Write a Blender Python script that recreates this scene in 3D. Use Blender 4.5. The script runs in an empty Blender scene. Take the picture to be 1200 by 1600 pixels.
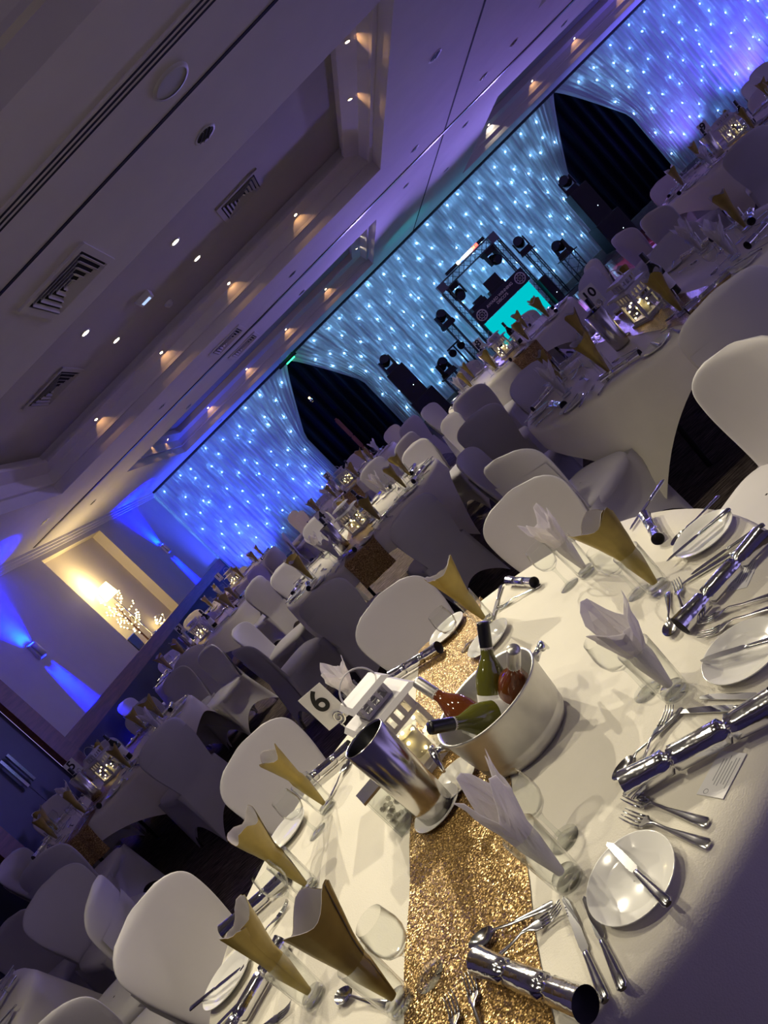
import bpy, math, random
from mathutils import Vector, Matrix, Euler

# ------------------------------------------------------------------ camera, world, exposure
SC = bpy.context.scene
COL = SC.collection
EYE = 1.5925
FPX = 1200.0                                   # focal length in pixels of the 1200x1600 photograph
CAM = Matrix(((0.71731721, 0.69109744, 0.08854571),
              (-0.02715858, 0.15472161, -0.98758475),
              (-0.69621723, 0.70600676, 0.1297537)))   # camera axes in the room (phone held with a strong roll)
cam = bpy.data.objects.new('camera', bpy.data.cameras.new('camera'))
COL.objects.link(cam)
cam.data.sensor_fit = 'VERTICAL'; cam.data.sensor_height = 36.0
cam.data.lens = 36.0 * FPX / 1600.0
cam.data.clip_start = 0.05; cam.data.clip_end = 200
cam.matrix_world = Matrix.Translation((0, 0, EYE)) @ CAM.to_4x4()
SC.camera = cam
SC.view_settings.view_transform = 'Standard'; SC.view_settings.look = 'None'
SC.view_settings.gamma = 1.0; SC.view_settings.use_curve_mapping = False
SC.view_settings.exposure = 0.0
SC.cycles.use_denoising = True
SC.cycles.max_bounces = 6; SC.cycles.diffuse_bounces = 3; SC.cycles.transparent_max_bounces = 20; SC.cycles.adaptive_threshold = 0.02
SC.cycles.sample_clamp_indirect = 4.0
W = bpy.data.worlds.new('world'); SC.world = W; W.use_nodes = True
W.node_tree.nodes['Background'].inputs[0].default_value = (0.34, 0.28, 0.70, 1)
W.node_tree.nodes['Background'].inputs[1].default_value = 1.3

def ray(p):
    return CAM @ Vector((p[0] - 600.0, 800.0 - p[1], -FPX))
def P(p, z):                                   # pixel of the photograph -> point on the level z
    v = ray(p); t = (z - EYE) / v.z
    return Vector((v.x * t, v.y * t, z))
def PY(p, y):
    v = ray(p); t = y / v.y
    return Vector((v.x * t, y, EYE + v.z * t))
def PX(p, x):
    v = ray(p); t = x / v.x
    return Vector((x, v.y * t, EYE + v.z * t))

def spot(name, loc, target, energy, color, angle=60, blend=0.5, radius=0.03, parent=None):
    d = bpy.data.lights.new(name, 'SPOT'); d.energy = energy; d.color = color
    d.spot_size = math.radians(angle); d.spot_blend = blend; d.shadow_soft_size = radius
    o = bpy.data.objects.new(name, d); COL.objects.link(o)
    loc = Vector(loc); o.location = loc
    o.rotation_euler = (Vector(target) - loc).to_track_quat('-Z', 'Y').to_euler()
    return o

# room measures
XL, YB, ZC, ZR = -5.53, 19.0, 3.456, 3.95
XR, YN = 16.5, -3.5
WARM = (1.0, 0.52, 0.20); WHITE = (1.0, 0.89, 0.68); BLUE = (0.0, 0.002, 1.0); VIOLET = (0.20, 0.14, 1.0); CYAN = (0.10, 0.55, 1.0)
# light from the lamps in the ceiling trays
KEY = [(-0.31, 7.03), (-1.59, 7.0)]
for kx, ky in KEY:
    spot('tray_lamp_light', (kx, ky, ZR - 0.04), (-0.40, 1.45, 0.75), 600, WHITE, 36, 0.45, 0.035)
for dx, dy in ((-0.31, 8.03), (-0.30, 9.02), (-1.59, 7.97), (-1.60, 8.97)):
    spot('downlight_light', (dx, dy, ZR - 0.03), (dx, dy - 0.3, 0), 170, WHITE, 62, 0.6, 0.03)
for dx, dy in ((-1.59, 1.0), (-0.31, 2.02), (-1.59, 2.0), (0.97, 2.02)):
    spot('downlight_light', (dx, dy, ZR - 0.03), (dx, dy + 0.1, 0), 82 if dx < 0 else 45, WHITE, 72, 0.7, 0.03)

# ------------------------------------------------------------------ helpers
class MB:
    def __init__(self): self.v = []; self.f = []; self.s = []
    def add(self, vs, fs, smooth=True, M=None):
        b = len(self.v)
        self.v += [tuple(M @ Vector(p)) if M is not None else tuple(p) for p in vs]
        for f in fs: self.f.append(tuple(i + b for i in f)); self.s.append(smooth)
        return self
    def box(self, cx, cy, cz, sx, sy, sz, M=None, top=None):
        x, y, z = sx / 2, sy / 2, sz / 2
        tx, ty = (x, y) if top is None else (top[0] / 2, top[1] / 2)
        vs = [(cx - x, cy - y, cz - z), (cx + x, cy - y, cz - z), (cx + x, cy + y, cz - z), (cx - x, cy + y, cz - z),
              (cx - tx, cy - ty, cz + z), (cx + tx, cy - ty, cz + z), (cx + tx, cy + ty, cz + z), (cx - tx, cy + ty, cz + z)]
        fs = [(3, 2, 1, 0), (4, 5, 6, 7), (0, 1, 5, 4), (1, 2, 6, 5), (2, 3, 7, 6), (3, 0, 4, 7)]
        return self.add(vs, fs, False, M)
    def lathe(self, prof, n=24, M=None, smooth=True):
        vs = []; fs = []
        for r, z in prof:
            for k in range(n):
                a = 2 * math.pi * k / n; vs.append((r * math.cos(a), r * math.sin(a), z))
        for i in range(len(prof) - 1):
            for k in range(n):
                k2 = (k + 1) % n
                fs.append((i * n + k, i * n + k2, (i + 1) * n + k2, (i + 1) * n + k))
        return self.add(vs, fs, smooth, M)
    def tube(self, pts, r, n=8, M=None, cap=True):
        pts = [Vector(p) for p in pts]; vs = []; fs = []; m = len(pts)
        rs = r if isinstance(r, (list, tuple)) else [r] * m
        up = None
        for i, p in enumerate(pts):
            t = (pts[min(i + 1, m - 1)] - pts[max(i - 1, 0)]).normalized()
            if up is None: up = t.orthogonal().normalized()
            u = (up - t * up.dot(t)).normalized(); up = u; w = t.cross(u)
            for k in range(n):
                a = 2 * math.pi * k / n
                vs.append(p + (u * math.cos(a) + w * math.sin(a)) * rs[i])
        for i in range(m - 1):
            for k in range(n):
                k2 = (k + 1) % n
                fs.append((i * n + k, i * n + k2, (i + 1) * n + k2, (i + 1) * n + k))
        if cap:
            fs.append(tuple(reversed(range(n)))); fs.append(tuple((m - 1) * n + k for k in range(n)))
        return self.add(vs, fs, True, M)
    def grid(self, fn, nu, nv, closed=False, M=None, smooth=True):
        vs = []; fs = []; nn = nu if closed else nu + 1
        for j in range(nv + 1):
            for i in range(nn): vs.append(tuple(fn(i / nu, j / nv)))
        for j in range(nv):
            for i in range(nu):
                i2 = (i + 1) % nn
                fs.append((j * nn + i, j * nn + i2, (j + 1) * nn + i2, (j + 1) * nn + i))
        return self.add(vs, fs, smooth, M)
    def prism(self, poly, z0, z1, M=None, smooth=False):
        n = len(poly)
        vs = [(x, y, z0) for x, y in poly] + [(x, y, z1) for x, y in poly]
        fs = [tuple(reversed(range(n))), tuple(range(n, 2 * n))] + [(i, (i + 1) % n, n + (i + 1) % n, n + i) for i in range(n)]
        return self.add(vs, fs, smooth, M)
    def ball(self, c, r, n=8, M=None, sc=(1, 1, 1)):
        prof = [(max(1e-4, math.sin(math.pi * k / n)), -math.cos(math.pi * k / n)) for k in range(n + 1)]
        T = Matrix.Translation(c) @ Matrix.Diagonal((r * sc[0], r * sc[1], r * sc[2], 1))
        return self.lathe(prof, max(6, n + 2), T if M is None else M @ T)
    def mesh(self, name, mat):
        me = bpy.data.meshes.new(name); me.from_pydata(self.v, [], self.f)
        me.polygons.foreach_set('use_smooth', self.s); me.materials.append(mat); me.update()
        return me

def link(name, data, parent=None, loc=None, M=None):
    o = bpy.data.objects.new(name, data); COL.objects.link(o)
    if parent is not None: o.parent = parent
    if M is not None: o.matrix_local = M
    elif loc is not None: o.location = loc
    return o
def tag(o, label, cat, group=None):
    o['label'] = label; o['category'] = cat
    if group: o['group'] = group
    return o
def thing(name, label, cat, loc=(0, 0, 0), rz=0.0, group=None):
    o = link(name, None); o.location = loc; o.rotation_euler = (0, 0, rz); o.empty_display_size = 0.05
    return tag(o, label, cat, group)
def struct(name, mb, mat, parent=None):
    o = link(name, mb.mesh(name, mat), parent); o['kind'] = 'structure'
    return o
def place(tm, name, label, cat, loc, rz=0.0, group=None, M=None):
    """tm: list of (part name, mesh, matrix or None, sub list)"""
    t = thing(name, label, cat, loc, rz, group)
    if M is not None: t.matrix_local = M
    for pn, me, m, sub in tm:
        o = link(pn, me, t, M=m)
        for sn, sme, sm in sub: link(sn, sme, o, M=sm)
    return t
def one(name, me, label, cat, loc, rz=0.0, group=None, M=None):
    o = link(name, me); o.location = loc; o.rotation_euler = (0, 0, rz)
    if M is not None: o.matrix_local = M
    return tag(o, label, cat, group)
T = Matrix.Translation
def R(a, ax): return Matrix.Rotation(a, 4, ax)

# ------------------------------------------------------------------ materials
def mat(name, col, rough=0.6, metal=0.0, spec=0.5, emit=None, estr=0.0, noise=0.0, nscale=8.0, bump=0.0, bscale=60.0, sheen=0.0, alpha=1.0, stretch=(1, 1, 1), trans=0.0):
    m = bpy.data.materials.new(name); m.use_nodes = True
    nt = m.node_tree; b = nt.nodes['Principled BSDF']
    b.inputs['Base Color'].default_value = (*col, 1); b.inputs['Roughness'].default_value = rough
    b.inputs['Metallic'].default_value = metal; b.inputs['Specular IOR Level'].default_value = spec
    b.inputs['Sheen Weight'].default_value = sheen
    if emit: b.inputs['Emission Color'].default_value = (*emit, 1); b.inputs['Emission Strength'].default_value = estr
    if noise or bump:
        tc = nt.nodes.new('ShaderNodeTexCoord'); mp = nt.nodes.new('ShaderNodeMapping')
        mp.inputs['Scale'].default_value = stretch
        nt.links.new(tc.outputs['Object'], mp.inputs[0])
    if noise:
        n = nt.nodes.new('ShaderNodeTexNoise'); n.inputs['Scale'].default_value = nscale; n.inputs['Detail'].default_value = 4
        nt.links.new(mp.outputs[0], n.inputs[0])
        r = nt.nodes.new('ShaderNodeMapRange'); r.inputs[1].default_value = 0.3; r.inputs[2].default_value = 0.7
        r.inputs[3].default_value = 1 - noise; r.inputs[4].default_value = 1 + noise
        nt.links.new(n.outputs[0], r.inputs[0])
        x = nt.nodes.new('ShaderNodeMix'); x.data_type = 'RGBA'; x.blend_type = 'MULTIPLY'; x.inputs[0].default_value = 1
        x.inputs[6].default_value = (*col, 1); nt.links.new(r.outputs[0], x.inputs[7]); nt.links.new(x.outputs[2], b.inputs['Base Color'])
    if bump:
        n2 = nt.nodes.new('ShaderNodeTexNoise'); n2.inputs['Scale'].default_value = bscale
        nt.links.new(mp.outputs[0], n2.inputs[0])
        bp = nt.nodes.new('ShaderNodeBump'); bp.inputs[0].default_value = bump; bp.inputs[1].default_value = 0.01
        nt.links.new(n2.outputs[0], bp.inputs['Height']); nt.links.new(bp.outputs[0], b.inputs['Normal'])
    if trans:
        t = nt.nodes.new('ShaderNodeBsdfTranslucent'); t.inputs[0].default_value = (*col, 1)
        mx = nt.nodes.new('ShaderNodeMixShader'); mx.inputs[0].default_value = trans
        out = nt.nodes['Material Output']
        nt.links.new(b.outputs[0], mx.inputs[1]); nt.links.new(t.outputs[0], mx.inputs[2]); nt.links.new(mx.outputs[0], out.inputs[0])
    return m
def emis(name, col, s):
    m = bpy.data.materials.new(name); m.use_nodes = True; nt = m.node_tree
    nt.nodes.remove(nt.nodes['Principled BSDF'])
    e = nt.nodes.new('ShaderNodeEmission'); e.inputs[0].default_value = (*col, 1); e.inputs[1].default_value = s
    nt.links.new(e.outputs[0], nt.nodes['Material Output'].inputs[0]); return m
def thin_glass(name, tint=(0.975, 0.98, 0.975), refl=0.02, rim=0.85, rough=0.01, edge=0.45):
    m = bpy.data.materials.new(name); m.use_nodes = True; nt = m.node_tree
    nt.nodes.remove(nt.nodes['Principled BSDF'])
    t = nt.nodes.new('ShaderNodeBsdfTransparent'); t.inputs[0].default_value = (*tint, 1)
    g = nt.nodes.new('ShaderNodeBsdfGlossy'); g.inputs['Roughness'].default_value = rough
    lw = nt.nodes.new('ShaderNodeLayerWeight'); lw.inputs[0].default_value = 0.5
    r = nt.nodes.new('ShaderNodeMapRange'); r.inputs[1].default_value = edge; r.inputs[3].default_value = refl; r.inputs[4].default_value = rim
    nt.links.new(lw.outputs['Facing'], r.inputs[0])
    mx = nt.nodes.new('ShaderNodeMixShader')
    nt.links.new(r.outputs[0], mx.inputs[0]); nt.links.new(t.outputs[0], mx.inputs[1]); nt.links.new(g.outputs[0], mx.inputs[2])
    nt.links.new(mx.outputs[0], nt.nodes['Material Output'].inputs[0]); return m

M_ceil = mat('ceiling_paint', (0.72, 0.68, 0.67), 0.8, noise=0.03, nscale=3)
M_tray = mat('tray_dark', (0.40, 0.37, 0.37), 0.8, noise=0.03, nscale=3)  # darker than the flat ceiling
M_wall = mat('wall_paint', (0.52, 0.49, 0.48), 0.75, noise=0.03, nscale=3)
M_dado = mat('dado_paint', (0.045, 0.048, 0.10), 0.7, noise=0.05, nscale=4)
M_wood = mat('dark_wood', (0.16, 0.06, 0.035), 0.45, noise=0.3, nscale=6, stretch=(6, 0.5, 6))
M_door = mat('door_paint', (0.035, 0.035, 0.085), 0.5, noise=0.05)
M_black = mat('black', (0.008, 0.008, 0.010), 0.5)
M_slot = mat('slot_black', (0.004, 0.004, 0.004), 0.9)
M_metalw = mat('white_metal', (0.62, 0.60, 0.60), 0.5)
M_chrome = mat('chrome', (0.80, 0.80, 0.80), 0.10, 1.0)
M_steel = mat('cutlery_steel', (0.62, 0.62, 0.62), 0.16, 1.0)
M_foil = mat('silver_foil', (0.78, 0.78, 0.80), 0.13, 1.0, bump=0.15, bscale=40)
M_cloth = mat('table_linen', (0.82, 0.78, 0.66), 0.75, noise=0.03, nscale=5, bump=0.12, bscale=300)
M_cover = mat('spandex', (0.62, 0.595, 0.60), 0.6, sheen=0.12, noise=0.02, nscale=6)
M_plate = mat('china', (0.84, 0.83, 0.78), 0.15)
M_paperw = mat('white_tissue', (0.84, 0.81, 0.83), 0.7, noise=0.03, nscale=20, trans=0.4)
M_paperg = mat('gold_tissue', (0.37, 0.272, 0.056), 0.42, 0.2, noise=0.15, nscale=18)
M_card = mat('card', (0.82, 0.81, 0.80), 0.6)
M_ink = mat('ink', (0.01, 0.01, 0.01), 0.6)
M_glass = thin_glass('clear_glass')
M_glass2 = thin_glass('thick_glass', (0.95, 0.96, 0.955), 0.05, 0.85)
M_bulbw = emis('fairy_bulb', (1.0, 0.78, 0.34), 14.0)
M_star = emis('star_bulb', (0.22, 0.56, 1.0), 120.0)
M_starb = emis('star_bulb_blue', (0.13, 0.38, 1.0), 95.0)
M_lamp = emis('lamp_disc', (1.0, 0.86, 0.58), 30.0)
M_lampw = emis('warm_lamp_disc', (1.0, 0.72, 0.42), 22.0)
def sequin(name):
    m = mat(name, (0.36, 0.20, 0.06), 0.34, 0.55); nt = m.node_tree; b = nt.nodes['Principled BSDF']
    tc = nt.nodes.new('ShaderNodeTexCoord')
    v = nt.nodes.new('ShaderNodeTexVoronoi'); v.inputs['Scale'].default_value = 380
    nt.links.new(tc.outputs['Object'], v.inputs[0])
    hs = nt.nodes.new('ShaderNodeSeparateColor'); nt.links.new(v.outputs['Color'], hs.inputs[0])
    cr = nt.nodes.new('ShaderNodeValToRGB'); cr.color_ramp.elements[0].color = (0.17, 0.095, 0.024, 1); cr.color_ramp.elements[1].color = (0.95, 0.66, 0.26, 1)
    cr.color_ramp.elements[1].position = 0.97; e = cr.color_ramp.elements.new(0.7); e.color = (0.28, 0.165, 0.045, 1)
    nt.links.new(hs.outputs[0], cr.inputs[0]); nt.links.new(cr.outputs[0], b.inputs['Base Color'])
    # every sequin tilts its own way
    sub = nt.nodes.new('ShaderNodeVectorMath'); sub.operation = 'SUBTRACT'; sub.inputs[1].default_value = (0.5, 0.5, 0.5)
    nt.links.new(v.outputs['Color'], sub.inputs[0])
    sc = nt.nodes.new('ShaderNodeVectorMath'); sc.operation = 'SCALE'; sc.inputs['Scale'].default_value = 0.9
    nt.links.new(sub.outputs[0], sc.inputs[0])
    ge = nt.nodes.new('ShaderNodeNewGeometry'); ad = nt.nodes.new('ShaderNodeVectorMath'); ad.operation = 'ADD'
    nt.links.new(ge.outputs['Normal'], ad.inputs[0]); nt.links.new(sc.outputs[0], ad.inputs[1])
    no = nt.nodes.new('ShaderNodeVectorMath'); no.operation = 'NORMALIZE'; nt.links.new(ad.outputs[0], no.inputs[0])
    nt.links.new(no.outputs[0], b.inputs['Normal']); return m
M_seq = sequin('gold_sequins')
def carpet():
    m = mat('carpet', (0.03, 0.024, 0.022), 0.95, spec=0.1); nt = m.node_tree; b = nt.nodes['Principled BSDF']
    tc = nt.nodes.new('ShaderNodeTexCoord'); mp = nt.nodes.new('ShaderNodeMapping'); mp.inputs['Scale'].default_value = (3.0, 60, 1)
    nt.links.new(tc.outputs['Object'], mp.inputs[0])
    n = nt.nodes.new('ShaderNodeTexNoise'); n.inputs['Scale'].default_value = 2.2; n.inputs['Detail'].default_value = 6; n.inputs['Roughness'].default_value = 0.7
    nt.links.new(mp.outputs[0], n.inputs[0])
    cr = nt.nodes.new('ShaderNodeValToRGB')
    cr.color_ramp.elements[0].position = 0.45; cr.color_ramp.elements[0].color = (0.03, 0.024, 0.022, 1)
    cr.color_ramp.elements[1].position = 0.68; cr.color_ramp.elements[1].color = (0.34, 0.27, 0.23, 1)
    nt.links.new(n.outputs[0], cr.inputs[0]); nt.links.new(cr.outputs[0], b.inputs['Base Color']); return m
M_carpet = carpet()
# ------------------------------------------------------------------ the room
mb = MB(); mb.add([(XL - 0.3, YN, 0), (XR, YN, 0), (XR, YB + 0.6, 0), (XL - 0.3, YB + 0.6, 0)], [(0, 1, 2, 3)], False)
struct('floor', mb, M_carpet)

TRAYS = [(-3.89, 2.14, 5.92, 10.45), (-3.89, 2.14, 13.35, 17.85), (4.90, 10.93, 13.35, 17.85), (4.90, 10.93, 5.92, 10.45), (-3.89, 2.14, -1.10, 3.44), (4.90, 10.93, -1.10, 3.44)]
xs = sorted({XL - 0.3, XR, -3.89, 2.14, 4.90, 10.93}); ys = sorted({YN, YB + 0.6, *[t[2] for t in TRAYS], *[t[3] for t in TRAYS]})
mb = MB()
for i in range(len(xs) - 1):
    for j in range(len(ys) - 1):
        cx, cy = (xs[i] + xs[i + 1]) / 2, (ys[j] + ys[j + 1]) / 2
        if any(t[0] < cx < t[1] and t[2] < cy < t[3] for t in TRAYS): continue
        mb.add([(xs[i], ys[j], ZC), (xs[i], ys[j + 1], ZC), (xs[i + 1], ys[j + 1], ZC), (xs[i + 1], ys[j], ZC)], [(0, 1, 2, 3)], False)
ceiling = struct('ceiling', mb, M_ceil)
PROF = [(0, ZC), (0.0, 3.61), (0.06, 3.61), (0.06, 3.645), (0.10, 3.755), (0.29, 3.815), (0.29, 3.86), (0.24, 3.86), (0.24, ZR)]
for x0, x1, y0, y1 in TRAYS:
    mb = MB()
    def rect(a, z): return [(x0 + a, y0 + a, z), (x1 - a, y0 + a, z), (x1 - a, y1 - a, z), (x0 + a, y1 - a, z)]
    for (a, z), (a2, z2) in zip(PROF, PROF[1:]):
        mb.add(rect(a, z) + rect(a2, z2), [(k, (k + 1) % 4, 4 + (k + 1) % 4, 4 + k) for k in range(4)], False)
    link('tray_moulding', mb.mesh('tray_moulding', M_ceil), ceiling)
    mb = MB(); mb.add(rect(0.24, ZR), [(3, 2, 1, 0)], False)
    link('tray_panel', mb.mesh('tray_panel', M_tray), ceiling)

# wall on the left with its niche, rail and door
NY0, NY1, NZ1, ZRAIL, ND = 12.10, 14.83, 3.252, 1.146, 0.20
DY0, DY1, DZ = 7.02, 8.50, 2.35                 # door opening
mb = MB()
def quad_x(x, y0, y1, z0, z1): mb.add([(x, y0, z0), (x, y0, z1), (x, y1, z1), (x, y1, z0)], [(0, 1, 2, 3)], False)
quad_x(XL, YN, DY0, ZRAIL, ZC); quad_x(XL, DY0, DY1, DZ, ZC); quad_x(XL, DY1, NY0, ZRAIL, ZC); quad_x(XL, NY0, NY1, NZ1, ZC); quad_x(XL, NY1, YB + 0.4, ZRAIL, ZC)
wl = struct('wall_left', mb, M_wall)
mb = MB(); quad_x(XL - ND, NY0, NY1, ZRAIL, NZ1)
for y in (NY0, NY1): mb.add([(XL, y, ZRAIL), (XL - ND, y, ZRAIL), (XL - ND, y, NZ1), (XL, y, NZ1)], [(0, 1, 2, 3)], False)
mb.add([(XL, NY0, NZ1), (XL, NY1, NZ1), (XL - ND, NY1, NZ1), (XL - ND, NY0, NZ1)], [(0, 1, 2, 3)], False)
mb.add([(XL, NY0, ZRAIL), (XL, NY1, ZRAIL), (XL - ND, NY1, ZRAIL), (XL - ND, NY0, ZRAIL)], [(3, 2, 1, 0)], False)
link('niche', mb.mesh('niche', mat('niche_paint', (0.72, 0.64, 0.50), 0.7)), wl)
mb = MB(); quad_x(XL, YN, DY0, 0, ZRAIL); quad_x(XL, DY1, YB + 0.4, 0, ZRAIL)
link('lower_wall', mb.mesh('lower_wall', M_dado), wl)
mb = MB()
for y0, y1 in ((YN, 6.78), (8.84, YB - 0.05)):
    mb.box(XL + 0.022, (y0 + y1) / 2, ZRAIL - 0.11, 0.045, y1 - y0, 0.21); mb.box(XL + 0.032, (y0 + y1) / 2, ZRAIL - 0.012, 0.065, y1 - y0, 0.03)
struct('trim_1', mb, M_wood)
mb = MB()
for y0, y1 in ((YN, 6.78), (8.84, YB - 0.05)): mb.box(XL + 0.012, (y0 + y1) / 2, 0.07, 0.024, y1 - y0, 0.14)
struct('baseboard_left', mb, M_wood)
mb = MB()
for a, b in ((0.09, 0.02), (0.055, 0.06), (0.025, 0.10)): mb.box(XL + a / 2, (YN + YB) / 2, ZC - b, a, YB - YN, 0.04)
struct('trim_2', mb, M_ceil)
# double door
mb = MB()
mb.box(XL + 0.03, 8.67, 1.20, 0.08, 0.34, 2.40); mb.box(XL + 0.03, 6.88, 1.20, 0.08, 0.28, 2.40); mb.box(XL + 0.03, 7.78, 2.475, 0.08, 2.12, 0.25)
dr = struct('door_1', mb, M_wood)
for y0, y1 in ((7.03, 7.845), (7.855, 8.49)):
    mb = MB(); mb.box(XL - 0.03, (y0 + y1) / 2, 1.16, 0.045, y1 - y0, 2.32)
    lf = link('door_leaf', mb.mesh('door_leaf', M_door), dr)
    yh = 7.775 if y0 < 7.5 else 7.925
    mb = MB(); mb.box(XL + 0.035, yh, 1.30, 0.02, 0.05, 0.40); mb.box(XL + 0.01, yh, 1.45, 0.035, 0.03, 0.03); mb.box(XL + 0.01, yh, 1.15, 0.035, 0.03, 0.03)
    link('pull_handle', mb.mesh('pull_handle', M_chrome), lf)
# wall behind the curtains
mb = MB(); mb.add([(XL - 0.3, YB + 0.45, 0), (XR, YB + 0.45, 0), (XR, YB + 0.45, ZC), (XL - 0.3, YB + 0.45, ZC)], [(0, 1, 2, 3)], False)
struct('wall_back', mb, M_dado)

mb = MB(); mb.add([(XL - 0.3, YN, 0), (XL - 0.3, YN, ZC), (4.0, YN, ZC), (4.0, YN, 0)], [(0, 1, 2, 3)], False)
struct('wall_front', mb, mat('lilac_grey_paint', (0.36, 0.34, 0.40), 0.8))

# ceiling tracks of the folding partitions
def strip(name, x0, x1, y0, y1, z0, z1, m, k):
    mb = MB(); mb.box((x0 + x1) / 2, (y0 + y1) / 2, (z0 + z1) / 2, x1 - x0, y1 - y0, z1 - z0); return struct(name, mb, m)
strip('trim_3', XL + 0.1, XR, 4.63, 4.665, ZC - 0.004, ZC + 0.02, M_slot, 0)
strip('trim_4', XL + 0.15, XR, 11.90, 12.00, ZC - 0.012, ZC + 0.02, mat('track_metal', (0.10, 0.09, 0.11), 0.3, 0.6), 0)
strip('trim_5', 3.475, 3.505, 4.67, 11.89, ZC - 0.004, ZC + 0.02, M_slot, 0)
strip('trim_6', 3.475, 3.505, 12.01, YB - 0.02, ZC - 0.004, ZC + 0.02, M_slot, 0)
strip('trim_7', XL + 0.1, XR, YB - 0.10, YB - 0.06, ZC - 0.05, ZC - 0.001, M_black, 0)   # curtain rail

# ------------------------------------------------------------------ curtains with star lights
AP = (-0.80, 7.97); TIE = 1.80; HW = 0.96; ZTOP = ZC - 0.055
M_voile = mat('white_voile', (0.74, 0.74, 0.78), 0.85, noise=0.04, nscale=3, stretch=(6, 1, 0.3), trans=0.45)
_nt = M_voile.node_tree; _o = _nt.nodes['Material Output']; _s = _o.inputs[0].links[0].from_socket
_t = _nt.nodes.new('ShaderNodeBsdfTransparent'); _m = _nt.nodes.new('ShaderNodeMixShader'); _m.inputs[0].default_value = 0.15   # sheer weave
_nt.links.new(_s, _m.inputs[1]); _nt.links.new(_t.outputs[0], _m.inputs[2]); _nt.links.new(_m.outputs[0], _o.inputs[0])
def sweep(z):
    t = min(1.0, max(0.0, (ZTOP - z) / (ZTOP - TIE))); return HW * (t ** 0.9) + 0.02
def warp(x0, z, lo, hi):
    w = sweep(z); x = x0
    if lo:
        q = x0 - lo
        if q < 2.2: x += w * (1 - q / 2.2) ** 2
    if hi:
        q = hi - x0
        if q < 2.2: x -= w * (1 - q / 2.2) ** 2
    return x
def fold(x, seed): return 0.030 * math.sin(x * 2 * math.pi / 0.125 + 1.3 * math.sin(x * 2.1 + seed)) + 0.018 * math.sin(x * 2 * math.pi / 0.31 + seed)
def curtain(x0, x1, lo, hi, label, seed):
    n = int((x1 - x0) / 0.022); mb = MB()
    def fn(u, v):
        xo = x0 + (x1 - x0) * u; z = ZTOP + (0.02 - ZTOP) * v
        return (warp(xo, z, lo, hi), YB + fold(xo, seed) * (0.7 + 0.5 * v), z)
    mb.grid(fn, n, 18)
    tag(link('voile_curtain', mb.mesh('voile_curtain', M_voile)), label, 'curtain', 'sheer white curtains along the back of the hall')
curtain(XL + 0.04, AP[0], None, AP[0], 'sheer white star curtain between the lamp niche wall and the first dark opening', 0.3)
curtain(AP[0], AP[1], AP[0], AP[1], 'wide sheer white star curtain behind the DJ booth, between the two dark openings', 1.7)
curtain(AP[1], XR, AP[1], None, 'sheer white star curtain beyond the second dark opening, washed blue and violet', 2.9)
mbb = MB(); mbb.ball((0, 0, 0), 0.019, 4)
ME_star = mbb.mesh('star_bulb', M_star); ME_starb = mbb.mesh('star_bulb', M_starb)
rnd = random.Random(5)
def stars(x0, x1, lo, hi, label):
    t = thing('string_lights', label, 'string lights', ((x0 + x1) / 2, YB + 0.115, 0), 0, 'star lights on the back curtains')
    k = 0; r = 0; z = 3.22
    while z > 0.3:
        x = x0 + 0.2 + (0.22 if r % 2 else 0.0)
        while x < x1 - 0.12:
            xx = x + rnd.uniform(-0.11, 0.11); zz = z + rnd.uniform(-0.12, 0.12)
            w = sweep(zz)
            ok = not (lo and xx < lo + w + 0.12) and not (hi and xx > hi - w - 0.12)
            if ok: link('bulb', ME_starb if xx < -2.6 or xx > 9.6 else ME_star, t, (xx - (x0 + x1) / 2, rnd.uniform(-0.015, 0.015), zz))
            x += 0.50
        z -= 0.335; r += 1
stars(XL + 0.04, AP[0], None, AP[0], 'blue-white star lights scattered over the curtain beside the lamp niche wall')
stars(AP[0], AP[1], AP[0], AP[1], 'blue-white star lights scattered over the wide curtain behind the DJ booth')
stars(AP[1], 13.4, AP[1], None, 'blue-white star lights scattered over the curtain beyond the second dark opening')
M_drape = mat('navy_drape', (0.0025, 0.003, 0.010), 0.95, spec=0.1)
for ax, lab in ((AP[0], 'dark navy pleated drape in the opening nearer the lamp niche wall'), (AP[1], 'dark navy pleated drape in the opening behind the tall loudspeaker')):
    mb = MB()
    mb.grid(lambda u, v: (ax - 1.5 + 3.0 * u, YB + 0.27 + 0.05 * math.sin(u * 3.0 / 0.27 * 2 * math.pi + 0.6 * math.sin(9 * u)), ZC - 0.06 - (ZC - 0.07) * v), 150, 4)
    tag(link('navy_drape', mb.mesh('navy_drape', M_drape)), lab, 'drape', 'navy drapes in the curtain openings')
# wooden edge showing in front of the first drape
mb = MB()
for z0, z1 in ((0.05, 0.62), (0.66, 0.98), (1.02, 1.55)): mb.box(0, 0, (z0 + z1) / 2, 0.10, 0.05, z1 - z0)
mb.box(0, 0.01, 0.8, 0.06, 0.03, 1.6)
one('door_edge', mb.mesh('door_edge', mat('red_wood', (0.30, 0.10, 0.05), 0.5, noise=0.25, stretch=(8, 8, 1))), 'narrow reddish wooden panel edge standing in front of the navy drape', 'panel', (-0.95, YB + 0.12, 0.0))
t = thing('wall_lantern', 'small brass lamp glinting high on the navy drape', 'lamp', (-1.05, YB + 0.14, 2.33))
mb = MB(); mb.lathe([(0.02, -0.05), (0.05, -0.03), (0.05, 0.03), (0.02, 0.05)], 10); link('lamp_body', mb.mesh('lamp_body', M_chrome), t)
mb = MB(); mb.ball((0, -0.01, 0.07), 0.028, 6); link('bulb', mb.mesh('bulb', emis('dim_bulb', (1, 0.7, 0.3), 6)), t)
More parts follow.
